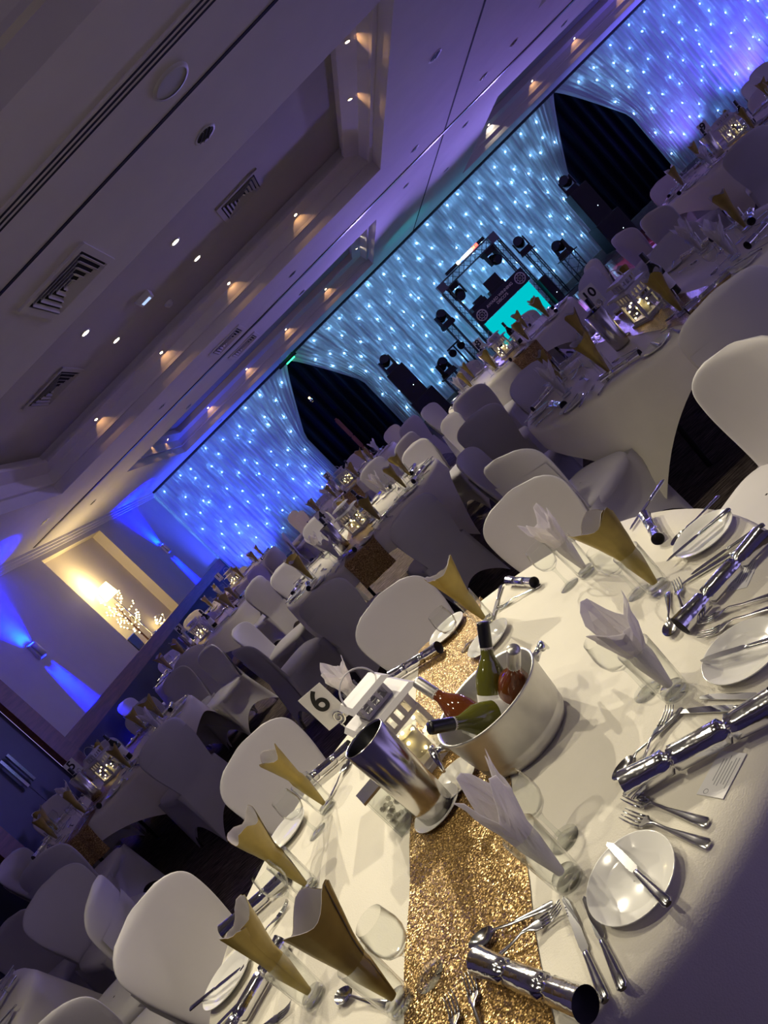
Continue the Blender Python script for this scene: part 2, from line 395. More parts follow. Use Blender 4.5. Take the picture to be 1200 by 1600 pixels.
# exit sign
t = thing('exit_sign', 'green lit exit sign hung under the curtain rail at the first opening', 'exit sign', (-0.78, YB - 0.22, 3.30))
mb = MB(); mb.box(0, 0, 0.065, 0.55, 0.05, 0.05); mb.box(0.2, 0, 0.121, 0.02, 0.02, 0.07); mb.box(-0.2, 0, 0.121, 0.02, 0.02, 0.07); link('housing', mb.mesh('housing', M_black), t)
mb = MB(); mb.box(0.06, 0.03, 0.03, 0.26, 0.012, 0.03); link('lit_panel', mb.mesh('lit_panel', emis('exit_green', (0.02, 1.0, 0.18), 10)), t)

# blue wall sconces
for sy, lab in ((9.95, 'blue up-and-down wall light between the door and the lamp niche'), (16.70, 'blue up-and-down wall light between the lamp niche and the curtain')):
    t = thing('wall_sconce', lab, 'wall light', (XL, sy, 2.18))
    mb = MB(); mb.box(0.02, 0, 0, 0.04, 0.16, 0.24); link('back_plate', mb.mesh('back_plate', M_metalw), t)
    mb = MB(); mb.lathe([(0.045, -0.10), (0.055, -0.10), (0.055, 0.10), (0.045, 0.10)], 18, T((0.065, 0, 0)) @ Matrix.Diagonal((0.6, 1, 1, 1))); mb.box(0.04, 0, 0, 0.05, 0.04, 0.05); link('lamp_tube', mb.mesh('lamp_tube', M_metalw), t)
    mb = MB(); mb.lathe([(0.001, 0.085), (0.045, 0.085)], 14, T((0.065, 0, 0)) @ Matrix.Diagonal((0.6, 1, 1, 1))); link('lamp_disc', mb.mesh('lamp_disc', emis('blue_disc', (0.1, 0.14, 1.0), 6)), t)
    for nm, dz, s, e, spd in (('sconce_light_down', -0.115, -1, 85, 24), ('sconce_light_up', 0.115, 1, 260, 80)):
        d = bpy.data.lights.new(nm, 'AREA'); d.shape = 'RECTANGLE'; d.size = 0.26; d.size_y = 0.05; d.energy = e; d.color = BLUE; d.spread = math.radians(spd)
        o = bpy.data.objects.new(nm, d); COL.objects.link(o); o.location = (XL + 0.055, sy, 2.18 + dz)
        o.rotation_euler = Vector((-0.075 if s < 0 else -0.04, 0, s)).to_track_quat('-Z', 'Y').to_euler()

# lamp niche: lamp, twig tree with fairy lights, planter, small frame
t = thing('wall_lamp', 'lit lamp with cream drum shade glowing in the wall niche', 'lamp', (XL - 0.02, 13.00, ZRAIL))
mb = MB(); mb.lathe([(0.09, 0.0), (0.09, 0.02), (0.015, 0.04), (0.012, 0.93)], 14); link('stand', mb.mesh('stand', M_chrome), t)
mb = MB(); mb.lathe([(0.13, 0.96), (0.11, 1.22)], 20); link('lamp_shade', mb.mesh('lamp_shade', emis('shade_glow', (1.0, 0.80, 0.36), 9)), t)
d = bpy.data.lights.new('niche_lamp_light', 'POINT'); d.energy = 34; d.color = (1.0, 0.76, 0.36); d.shadow_soft_size = 0.06
o = bpy.data.objects.new('niche_lamp_light', d); COL.objects.link(o); o.location = (XL + 0.12, 13.0, ZRAIL + 1.34)
t = thing('twig_tree', 'bare twig tree wrapped in warm fairy lights on the niche shelf', 'twig tree', (XL - 0.08, 12.86, ZRAIL))
mb = MB(); rr = random.Random(3); tips = []
mb.tube([(0, 0, 0), (0.0, 0.02, 0.35), (0.01, 0.10, 0.85)], [0.018, 0.012, 0.006], 6)
for k in range(16):
    z0 = 0.12 + 0.68 * k / 16; a = rr.uniform(-1, 1); s = 1 if k % 2 else -1
    p0 = Vector((0, 0.03 * z0, z0)); p1 = p0 + Vector((rr.uniform(-0.05, 0.08), s * rr.uniform(0.12, 0.26), rr.uniform(0.05, 0.2))); p2 = p1 + Vector((rr.uniform(-0.02, 0.06), s * rr.uniform(0.1, 0.2), rr.uniform(0.0, 0.14)))
    mb.tube([p0, p1, p2], [0.006, 0.004, 0.002], 5); tips += [p1, p2, (p0 + p1) / 2, (p1 + p2) / 2, p2 + Vector((0.01, 0.03, 0.04))]
link('branches', mb.mesh('branches', M_wood), t)
mbb = MB(); mbb.ball((0, 0, 0), 0.013, 4); ME_fb = mbb.mesh('fairy_bulb', M_bulbw)
mbb = MB(); mbb.ball((0, 0, 0), 0.0045, 4); ME_fb2 = mbb.mesh('fairy_bulb', M_bulbw)
for p in tips: link('bulb', ME_fb, t, (max(p.x, -0.08) + 0.012, p.y, p.z + 0.01))
t = thing('planter_box', 'dark square planter box on the niche shelf below the lamp', 'planter', (XL - 0.098, 12.34, ZRAIL))
mb = MB(); mb.box(0, 0, 0.13, 0.15, 0.30, 0.26, top=(0.17, 0.34)); link('box', mb.mesh('box', mat('planter_dark', (0.05, 0.045, 0.05), 0.4)), t)
mb = MB(); mb.box(0, 0, 0.265, 0.16, 0.32, 0.012); link('rim', mb.mesh('rim', M_chrome), t)
t = thing('light_ball', 'little ball of warm fairy lights at the end of the niche shelf', 'light ball', (XL - 0.04, 13.75, ZRAIL))
mb = MB(); mb.ball((0, 0, 0.10), 0.095, 8); link('wire_ball', mb.mesh('wire_ball', M_glass), t)
for k in range(14):
    a = rr.uniform(0, 6.28); e = rr.uniform(-1, 1); q = math.sqrt(1 - e * e)
    link('bulb', ME_fb, t, (0.10 * q * math.cos(a), 0.10 * q * math.sin(a), 0.10 + 0.10 * e * 0.85))
t = thing('picture_frame', 'small square ornament hanging in the niche beside the twig tree', 'ornament', (XL - ND + 0.02, 13.42, 1.56))
mb = MB(); mb.box(0, 0, 0, 0.03, 0.15, 0.13); link('frame', mb.mesh('frame', M_black), t)
mb = MB(); mb.box(0.012, 0, 0, 0.016, 0.11, 0.09); link('panel', mb.mesh('panel', M_card), t)

# ------------------------------------------------------------------ ceiling fittings
def vent(x0, x1, y0, y1, z, label, sp=False):
    cx, cy = (x0 + x1) / 2, (y0 + y1) / 2; sx, sy = x1 - x0, y1 - y0
    t = thing('ceiling_vent', label, 'air vent', (cx, cy, z), 0, 'square air vents in the ceiling')
    mb = MB(); w = 0.055
    for a, b, c, e in ((0, -sy / 2 + w / 2, sx, w), (0, sy / 2 - w / 2, sx, w), (-sx / 2 + w / 2, 0, w, sy - 2 * w), (sx / 2 - w / 2, 0, w, sy - 2 * w)): mb.box(a, b, -0.008, c, e, 0.016)
    link('frame', mb.mesh('frame', M_ceil if z < 3.6 else M_tray), t)
    mb = MB(); mb.box(0, 0, 0.0, sx - 0.08, sy - 0.08, 0.006); link('duct', mb.mesh('duct', M_slot), t)
    hx, hy = sx / 2 - 0.07, sy / 2 - 0.07; n = 5
    for k in range(n):
        f = 1 - (k + 0.25) / n; ax, ay = hx * f, hy * f; s = 0.024
        for nm, cxx, cyy, l, vert, tilt in (('louvre', 0, -ay, 2 * ax, 0, 0.7), ('louvre', 0, ay, 2 * ax, 0, -0.7), ('louvre', -ax, 0, 2 * ay, 1, -0.7), ('louvre', ax, 0, 2 * ay, 1, 0.7)):
            mb = MB(); Mx = T((cxx, cyy, -0.014)) @ (R(math.pi / 2, 'Z') if vert else Matrix.Identity(4)) @ R(tilt if not vert else tilt, 'X')
            mb.box(0, 0, 0, l, s * 1.25, 0.003, Mx); link(nm, mb.mesh(nm, M_ceil if z < 3.6 else M_tray), t)
vent(-1.20, -0.60, 5.00, 5.60, ZC, 'square louvred air vent in the flat ceiling beside the thin black track')
vent(0.20, 0.79, 8.26, 8.86, ZR, 'square louvred air vent in the sunken tray near the scallop lamps')
vent(-2.69, -2.06, 8.20, 8.83, ZR, 'square louvred air vent in the sunken tray beyond the bright downlights')
vent(-1.19, -0.59, 10.98, 11.58, ZC, 'square louvred air vent just before the second ceiling track')
vent(-1.16, -0.57, 12.42, 13.02, ZC, 'square louvred air vent just past the second ceiling track')
# linear slot diffuser and round speaker
t = thing('linear_diffuser', 'long ceiling air diffuser with three black slots', 'air diffuser', (0, 4.07, ZC))
mb = MB(); mb.box(0, 0, -0.004, 7.6, 0.17, 0.008); link('frame', mb.mesh('frame', M_ceil), t)
for k in (-1, 0, 1):
    mb = MB(); mb.box(0, k * 0.045, -0.008, 7.4, 0.018, 0.004); link('slot', mb.mesh('slot', M_slot), t)
t = thing('ceiling_speaker', 'round white ceiling loudspeaker beside the slotted diffuser', 'ceiling speaker', (0.403, 4.39, ZC))
mb = MB(); mb.lathe([(0.105, -0.012), (0.118, -0.012), (0.128, 0.0)], 28); link('ring', mb.mesh('ring', M_metalw), t)
mb = MB(); mb.lathe([(0.001, -0.006), (0.105, -0.006)], 28); link('grille', mb.mesh('grille', mat('grille_grey', (0.5, 0.5, 0.53), 0.7)), t)
# off downlights with chrome louvre, and the little ones
def offlight(x, y, r, label):
    t = thing('recessed_downlight', label, 'downlight', (x, y, ZC), 0, 'unlit chrome downlights in the flat ceiling')
    mb = MB(); mb.lathe([(r * 0.82, -0.004), (r, -0.006), (r * 1.06, 0.0)], 24); link('rim', mb.mesh('rim', M_metalw), t)
    mb = MB(); mb.lathe([(0.001, -0.001), (r * 0.83, -0.001)], 24); link('well', mb.mesh('well', M_black), t)
    for k in (-1, 0, 1):
        mb = MB(); mb.box(k * r * 0.42, 0, -0.004, 0.006, 2 * r * (0.82 if k == 0 else 0.68), 0.012, R(0.5, 'Z')); link('louvre_blade', mb.mesh('louvre_blade', M_chrome), t)
OL = 'round unlit downlight with chrome louvre set in the flat ceiling'
def where(x, y): return ('before the first tray' if y < 6 else 'beside the first tray' if y < 10.6 else 'just before the second track' if y < 11.9 else 'just past the second track' if y < 13.3 else 'beside the far tray') + (' by the lamp niche wall' if x < -4 else ' on the niche side' if x < -1 else ' mid hall' if x < 1 else ' near the long thin joint' if x < 4.3 else ' past the thin joint')
for x, y in ((0.411, 5.25), (2.83, 8.25), (2.82, 11.2), (2.80, 13.05), (4.10, 12.98), (4.09, 11.07), (4.02, 15.26), (0.436, 11.25), (0.414, 13.15), (-2.22, 11.23), (-2.27, 13.1), (-4.567, 11.0), (-4.584, 13.02), (-2.9, 18.4), (4.6, 10.9), (6.2, 12.9)): offlight(x, y, 0.085 if y < 9 else 0.075, 'unlit chrome louvred downlight ' + where(x, y))
# bright downlights in the sunken tray
def downlight(x, y, z, label, m=M_lamp, r=0.034, grp='bright downlights in the sunken trays', M0=None):
    t = thing('downlight', label, 'downlight', (x, y, z), 0, grp)
    if M0 is not None: t.matrix_local = M0
    mb = MB(); mb.lathe([(r, -0.004), (r * 1.35, -0.005), (r * 1.5, 0.004)], 18); link('rim', mb.mesh('rim', M_metalw), t)
    mb = MB(); mb.lathe([(0.001, -0.002), (r, -0.002)], 16); link('lamp_disc', mb.mesh('lamp_disc', m), t)
for dx, dy in (*KEY, (-0.31, 8.03), (-0.30, 9.02), (-1.59, 7.97), (-1.60, 8.97), (-1.59, 1.0), (-0.31, 2.02), (-1.59, 2.0), (0.97, 2.02)):
    downlight(dx, dy, ZR - 0.004, 'small bright white downlight in the flat panel of the %s sunken tray' % ('nearest' if dy > 5 else 'overhead'), r=0.042)
# scallop lamps on the tray soffits
def scallop(tr, side, pos, lit=True, e=1.0, col=WARM):
    x0, x1, y0, y1 = tr; a = 0.185; z = 3.782
    sl = math.atan2(0.06, 0.19)
    if side == 'far': p = Vector((pos, y1 - a, z)); out = Vector((0, 1, 0)); rot = R(-sl, 'X')
    elif side == 'near': p = Vector((pos, y0 + a, z)); out = Vector((0, -1, 0)); rot = R(sl, 'X')
    elif side == 'right': p = Vector((x1 - a, pos, z)); out = Vector((1, 0, 0)); rot = R(sl, 'Y')
    else: p = Vector((x0 + a, pos, z)); out = Vector((-1, 0, 0)); rot = R(-sl, 'Y')
    downlight(0, 0, 0, 'small warm downlight washing a scallop on the %s side of the %s ceiling tray' % ({'far': 'curtain', 'near': 'hidden', 'left': 'niche', 'right': 'dance floor'}[side], 'nearest' if tr is TRAYS[0] else 'far' if tr is TRAYS[1] else 'other far') if lit else 'small unlit downlight in the soffit of the sunken tray', M_lampw if lit else M_black, 0.022, 'scallop lamps around the ceiling trays' if lit else None, T(p + Vector((0, 0, -0.004))) @ rot)
    if lit: spot('scallop_light', p + Vector((0, 0, -0.012)), p + out * 0.20 + Vector((0, 0, -0.20)), 0.8 * e, col, 94, 0.08, 0.006)
T1, T2, T3 = TRAYS[0], TRAYS[1], TRAYS[2]
for x in (-2.77, -1.53, -0.275, 0.94): scallop(T1, 'far', x)
for y in (7.05, 8.35): scallop(T1, 'right', y)
scallop(T1, 'right', 6.18, False); scallop(T1, 'left', 8.2)
for x in (-1.53, -0.275): scallop(T1, 'near', x, e=0.4)
for x in (-2.77, -1.53, -0.275, 0.98): scallop(T2, 'far', x, e=1.3)
for y in (14.2, 15.5, 16.6): scallop(T2, 'left', y); scallop(T2, 'right', y, col=WHITE)
for x in (7.23, 8.46, 9.78): scallop(T3, 'far', x, e=1.3)
scallop(T3, 'far', 5.95, e=4, col=(1, 0.9, 0.7))
# emergency light and smoke detector
t = thing('emergency_light', 'white box emergency light fixed to the sunken tray panel', 'emergency light', (-0.99, 8.55, ZR))
mb = MB(); mb.box(0, 0, -0.03, 0.17, 0.13, 0.06, top=(0.2, 0.16)); link('housing', mb.mesh('housing', M_metalw), t)
mb = MB(); mb.box(0, -0.02, -0.064, 0.11, 0.07, 0.008); link('lens', mb.mesh('lens', emis('cool_lens', (0.45, 0.6, 1.0), 1.2)), t)
t = thing('smoke_detector', 'round white smoke detector on the sunken tray panel', 'smoke detector', (-0.93, 9.45, ZR))
mb = MB(); mb.lathe([(0.001, -0.05), (0.035, -0.05), (0.05, -0.03), (0.06, -0.012), (0.06, 0)], 20); link('body', mb.mesh('body', M_metalw), t)
mb = MB(); mb.box(0.03, 0.02, -0.045, 0.012, 0.012, 0.006); link('indicator', mb.mesh('indicator', M_black), t)
for x, y in ((-0.17, 14.0), (5.95, 14.7)):
    one('ceiling_sensor', (lambda m: m.box(0, 0, -0.02, 0.12, 0.10, 0.04, top=(0.14, 0.12)).mesh('ceiling_sensor', M_black))(MB()), 'small black square sensor on the flat panel of a far ceiling tray', 'sensor', (x, y, ZR), 0, 'black sensors in the far trays')
# ------------------------------------------------------------------ dance floor and DJ gear
M_parq = mat('parquet', (0.26, 0.07, 0.06), 0.12, noise=0.35, nscale=5, stretch=(1, 8, 1))
M_alu = mat('truss_metal', (0.10, 0.11, 0.13), 0.35, 0.7)
t = thing('dance_floor', 'glossy red-brown parquet dance floor with white joint lines before the DJ booth', 'dance floor', (5.1, 12.7, 0))
mb = MB(); mb.box(0, 0, 0.009, 4.32, 6.12, 0.014); link('base', mb.mesh('base', M_card), t)
mb = MB(); mb.box(0, 0, 0.019, 0.885, 0.885, 0.012); ME_tile = mb.mesh('floor_tile', M_parq)
for i in range(4):
    for j in range(6): link('floor_tile', ME_tile, t, (-1.62 + 1.08 * i * 1.0, -2.5 + j * 1.0, 0)).scale = (1.19, 1.10, 1)
def truss(mb, p0, p1, w, n, sides=4, rc=0.016, rl=0.008):
    p0, p1 = Vector(p0), Vector(p1); d = (p1 - p0); q = d.to_track_quat('Z', 'Y').to_matrix()
    cs = [(-w / 2, -w / 2), (w / 2, -w / 2), (w / 2, w / 2), (-w / 2, w / 2)] if sides == 4 else [(-w / 2, -w * 0.3), (w / 2, -w * 0.3), (0, w * 0.55)]
    cs = [q @ Vector((a, b, 0)) for a, b in cs]
    for c in cs: mb.tube([p0 + c, p1 + c], rc, 6)
    for k in range(n):
        a, b = p0 + d * (k / n), p0 + d * ((k + 1) / n)
        for i in range(len(cs)):
            c, e = cs[i], cs[(i + 1) % len(cs)]
            mb.tube([a + (c if k % 2 else e), b + (e if k % 2 else c)], rl, 4, cap=False)
DY = 17.0
t = thing('truss_arch', 'black goalpost lighting truss framing the DJ booth', 'lighting truss', (3.5, DY, 0))
for sx in (-0.74, 0.74):
    mb = MB(); truss(mb, (sx, 0, 0.02), (sx, 0, 1.90), 0.16, 10); mb.box(sx, 0, 0.01, 0.34, 0.34, 0.02); link('upright', mb.mesh('upright', M_alu), t)
mb = MB(); truss(mb, (-0.66, 0, 1.98), (0.66, 0, 1.98), 0.16, 8); link('top_beam', mb.mesh('top_beam', M_alu), t)
for sx in (-0.74, 0.74):
    mb = MB(); mb.box(sx, 0, 1.98, 0.19, 0.19, 0.19); link('corner_block', mb.mesh('corner_block', M_alu), t)
t = thing('dj_booth', 'DJ booth front with dark lettered banner above a glowing turquoise screen', 'DJ booth', (3.5, DY - 0.22, 0))
mb = MB(); mb.box(0, 0, 0.40, 1.28, 0.04, 0.80); link('glowing_screen', mb.mesh('glowing_screen', emis('turquoise', (0.0, 0.66, 0.72), 0.85)), t)
mb = MB(); mb.box(0, 0, 0.975, 1.42, 0.05, 0.33); bn = link('banner', mb.mesh('banner', mat('banner_navy', (0.012, 0.014, 0.03), 0.5)), t)
mb = MB(); mb.box(0, 0.32, 1.10, 1.24, 0.55, 0.03); link('desk_top', mb.mesh('desk_top', M_black), t)
for sx in (-0.58, 0.58):
    mb = MB(); mb.box(sx, 0.30, 0.54, 0.05, 0.5, 1.08); link('side_panel', mb.mesh('side_panel', M_black), t)
M_silver = mat('silver_print', (0.72, 0.70, 0.62), 0.5)
def text_mesh(body, size, m, extrude=0.001, offset=0.0):
    c = bpy.data.curves.new('lettering', 'FONT'); c.body = body; c.size = size; c.extrude = extrude; c.offset = offset; c.align_x = 'CENTER'; c.align_y = 'CENTER'
    o = bpy.data.objects.new('lettering', c); COL.objects.link(o); bpy.context.view_layer.update()
    me = bpy.data.meshes.new_from_object(o.evaluated_get(bpy.context.evaluated_depsgraph_get()))
    bpy.data.objects.remove(o); me.materials.clear(); me.materials.append(m); return me
FR = R(math.pi / 2, 'X')
link('lettering', text_mesh('AWARD WINNING', 0.085, M_silver, 0.002, 0.002), bn, M=T((0, -0.030, 1.02)) @ FR)
link('lettering', text_mesh("DISCO'S", 0.085, M_silver, 0.002, 0.002), bn, M=T((0, -0.030, 0.93)) @ FR)
for sx in (-0.55, 0.55):
    mb = MB(); mb.lathe([(0.10, 0), (0.125, 0), (0.125, 0.004), (0.10, 0.004)], 28); mb.lathe([(0.055, 0), (0.068, 0), (0.068, 0.004)], 20)
    for k in range(8): mb.box(0.083 * math.cos(k * 0.785), 0.083 * math.sin(k * 0.785), 0.002, 0.03, 0.012, 0.004, None)
    mb.prism([(0.04 * math.cos(k * 2.513 + 1.57) * (1 if k % 2 == 0 else 1), 0.04 * math.sin(k * 2.513 + 1.57)) for k in range(5)], 0, 0.004)
    link('round_logo', mb.mesh('round_logo', M_silver), bn, M=T((sx, -0.026, 0.975)) @ FR)
t = thing('laptop_stand', 'black case with open laptop on the DJ desk', 'laptop', (3.62, DY + 0.08, 1.115))
mb = MB(); mb.box(0, 0, 0.05, 0.40, 0.3, 0.10); link('case', mb.mesh('case', M_black), t)
mb = MB(); mb.box(0, -0.10, 0.21, 0.36, 0.02, 0.22, R(0.0, 'X')); link('screen', mb.mesh('screen', M_black), t)
t = thing('mixer_case', 'low black mixer case at the end of the DJ desk', 'mixer', (3.10, DY + 0.08, 1.115))
mb = MB(); mb.box(0, 0, 0.06, 0.38, 0.36, 0.12, top=(0.38, 0.30)); link('case', mb.mesh('case', M_black), t)
mb = MB(); mb.box(0.05, -0.02, 0.15, 0.24, 0.16, 0.06); link('knob_panel', mb.mesh('knob_panel', M_black), t)
t = thing('light_bar', 'light bar glowing white, red and blue on top of the truss arch', 'light bar', (3.55, DY - 0.02, 2.085))
mb = MB(); mb.box(0, 0, 0.035, 1.10, 0.10, 0.07); link('housing', mb.mesh('housing', M_black), t)
for k in range(8):
    c = [(1, .05, .03), (1, .1, .06), (1, .75, .6), (1, .9, .8), (1, .95, .9), (0.5, .7, 1), (.1, .25, 1), (1, .8, .5)][7 - k]
    mb = MB(); mb.box(-0.20 + k * 0.075, -0.052, 0.035, 0.068, 0.012, 0.06); link('lamp_segment', mb.mesh('lamp_segment', emis('bar_%d' % k, c, 9)), t)
# moving heads
def head_tm():
    b = MB(); b.box(0, 0, 0.045, 0.30, 0.24, 0.09, top=(0.27, 0.21))
    y = MB()
    for s in (-1, 1): y.box(s * 0.135, 0, 0.21, 0.035, 0.11, 0.24, top=(0.03, 0.09))
    y.box(0, 0, 0.10, 0.27, 0.12, 0.03)
    h = MB(); Mh = T((0, 0, 0.26)) @ R(1.15, 'X')
    h.lathe([(0.001, -0.15), (0.07, -0.15), (0.105, -0.09), (0.118, 0.04), (0.105, 0.13), (0.098, 0.135)], 16, Mh)
    l = MB(); l.lathe([(0.001, 0.128), (0.096, 0.128)], 16, Mh)
    g = MB(); g.lathe([(0.119, 0.02), (0.1195, 0.03), (0.119, 0.04)], 16, Mh)
    return [('base', b.mesh('base', M_black), None, []), ('yoke', y.mesh('yoke', M_black), None, []),
            ('lamp_head', h.mesh('lamp_head', mat('head_black', (0.012, 0.012, 0.014), 0.25)), None, [('lens', l.mesh('lens', mat('lens_glass', (0.05, 0.06, 0.08), 0.05)), None), ('ring', g.mesh('ring', M_chrome), None)])]
HEAD = head_tm()
def tower(x, top, y, w, label, nm='lighting_tower'):
    t = thing(nm, label, 'truss tower', (x, y, 0))
    mb = MB(); truss(mb, (0, 0, 0.02), (0, 0, top - 0.02), w, max(3, int(top / 0.17)), rc=0.014, rl=0.007); link('mast', mb.mesh('mast', M_alu), t)
    mb = MB(); mb.box(0, 0, 0.01, w + 0.2, w + 0.2, 0.02); link('base_plate', mb.mesh('base_plate', M_black), t)
    mb = MB(); mb.box(0, 0, top - 0.01, w + 0.14, w + 0.12, 0.02); link('top_plate', mb.mesh('top_plate', M_black), t)
def head(x, y, z, rz, label, M=None): place(HEAD, 'moving_head_light', label, 'moving head', (x, y, z), rz, None, M)
tower(2.34, 1.30, DY + 0.1, 0.16, 'tall slim truss tower beside the turquoise booth, on the speaker stack side'); head(2.34, DY + 0.1, 1.30, 0.4, 'black moving head on the tall tower on the speaker stack side of the booth')
tower(4.64, 1.25, DY + 0.1, 0.16, 'tall slim truss tower beside the turquoise booth, on the second opening side'); head(4.62, DY + 0.1, 1.25, -0.3, 'black moving head on the tall tower on the second opening side of the booth')
tower(5.13, 0.62, DY - 0.1, 0.28, 'short wide truss plinth nearest the tall lone loudspeaker'); head(5.13, DY - 0.1, 0.62, -0.8, 'black moving head on the short plinth nearest the lone loudspeaker')
tower(1.60, 0.55, DY - 0.1, 0.28, 'short wide truss plinth between the speaker stack and the booth'); head(1.63, DY - 0.1, 0.55, 0.6, 'black moving head on the short plinth next to the speaker stack')
head(2.93, DY, 1.89, 0.3, 'black moving head hung under the truss arch above the mixer', T((2.95, DY, 1.885)) @ R(math.pi, 'Y') @ R(0.3, 'Z'))
head(3.97, DY, 1.89, 0.3, 'black moving head hung under the truss arch above the laptop side', T((3.97, DY, 1.885)) @ R(math.pi, 'Y') @ R(-0.4, 'Z'))
t = thing('lamp_tripod', 'tripod of small black stage lamps between the short plinth and the booth', 'lamp tripod', (2.06, DY - 0.30, 0))
mb = MB(); mb.tube([(0, 0, 0.3), (0, 0, 0.95)], 0.018, 8); link('pole', mb.mesh('pole', M_black), t)
for k in range(3):
    a = k * 2.094 + 0.4; mb = MB(); mb.tube([(0, 0, 0.5), (0.17 * math.cos(a), 0.17 * math.sin(a), 0.012)], 0.012, 6); link('leg', mb.mesh('leg', M_black), t)
mb = MB(); mb.tube([(-0.17, 0, 0.95), (0.17, 0, 0.95)], 0.018, 8); link('crossbar', mb.mesh('crossbar', M_black), t)
for k in (-0.12, 0.12):
    mb = MB(); mb.lathe([(0.001, -0.09), (0.06, -0.09), (0.085, 0.06), (0.07, 0.06), (0.001, 0.05)], 12, T((k, -0.02, 0.85)) @ R(1.9, 'X')); mb.box(k, 0, 0.92, 0.03, 0.03, 0.08); link('stage_lamp', mb.mesh('stage_lamp', M_black), t)
def speaker(x, y, z, w, d, h, label, grp=None):
    t = thing('loudspeaker', label, 'loudspeaker', (x, y, z), 0)
    mb = MB(); mb.box(0, 0, h / 2, w, d, h, top=(w * 0.97, d * 0.97)); link('cabinet', mb.mesh('cabinet', M_black), t)
    mb = MB(); mb.box(0, -d / 2 - 0.004, h / 2, w * 0.88, 0.012, h * 0.92); link('grille', mb.mesh('grille', mat('speaker_grille', (0.015, 0.015, 0.02), 0.7, bump=0.3, bscale=200)), t)
    mb = MB(); mb.ball((w * 0.15, -d / 2 - 0.012, h * 0.35), 0.008, 4); link('power_light', mb.mesh('power_light', emis('led_white', (0.6, 0.75, 1), 6)), t)
speaker(0.86, DY, 0, 0.62, 0.6, 0.66, 'black subwoofer at the bottom of the speaker stack'); speaker(0.82, DY, 0.66, 0.45, 0.42, 0.80, 'black loudspeaker on top of the subwoofer')
head(0.80, DY, 1.46, 0.2, 'black moving head on top of the speaker stack')
speaker(6.20, DY, 0, 0.62, 0.6, 0.62, 'black subwoofer before the second dark opening'); speaker(6.17, DY, 0.62, 0.45, 0.42, 0.86, 'tall black loudspeaker before the second dark opening')
head(6.14, DY, 1.48, -0.5, 'black moving head on the loudspeaker before the second dark opening')
speaker(4.33, DY - 0.35, 0.0, 0.17, 0.3, 0.68, 'small black column speaker at the edge of the turquoise screen')

# added fill for the curtains and ceiling, then beams from the stage lamps
for x, c, e in ((-4.6, (0.03, 0.05, 1.0), 600), (-2.6, (0.05, 0.09, 1.0), 170), (1.3, CYAN, 22), (3.4, (0.10, 0.75, 1.0), 30), (5.4, CYAN, 22), (9.6, VIOLET, 170), (11.6, (0.12, 0.08, 1.0), 480), (13.6, (0.12, 0.08, 1.0), 480)):
    spot('curtain_fill', (x, YB - 0.85, 0.12), (x, YB, 2.1), e, c, 110, 0.9, 0.06)  # added blue and violet fill for the curtains, no fixtures there
for a, b, e in (((2.34, DY - 0.1, 1.68), (-2.2, 5.5, ZC), 520), ((4.62, DY - 0.1, 1.62), (2.0, 4.0, ZC), 430), ((6.14, DY - 0.2, 1.80), (6.0, 6.0, ZC), 380)):
    spot('ceiling_fill', a, b, e, (0.32, 0.24, 1.0), 96, 1.0, 0.08)  # added violet fill for the ceiling, set at the moving heads
spot('dance_wash', (4.62, DY - 0.1, 1.6), (4.3, 12.4, 0), 1100, (0.62, 0.20, 1.0), 30, 0.4, 0.05)
spot('cyan_beam', (3.4, DY + 0.35, 1.25), (3.15, 17.3, ZC), 30, (0.02, 0.9, 1.0), 40, 0.6, 0.03)
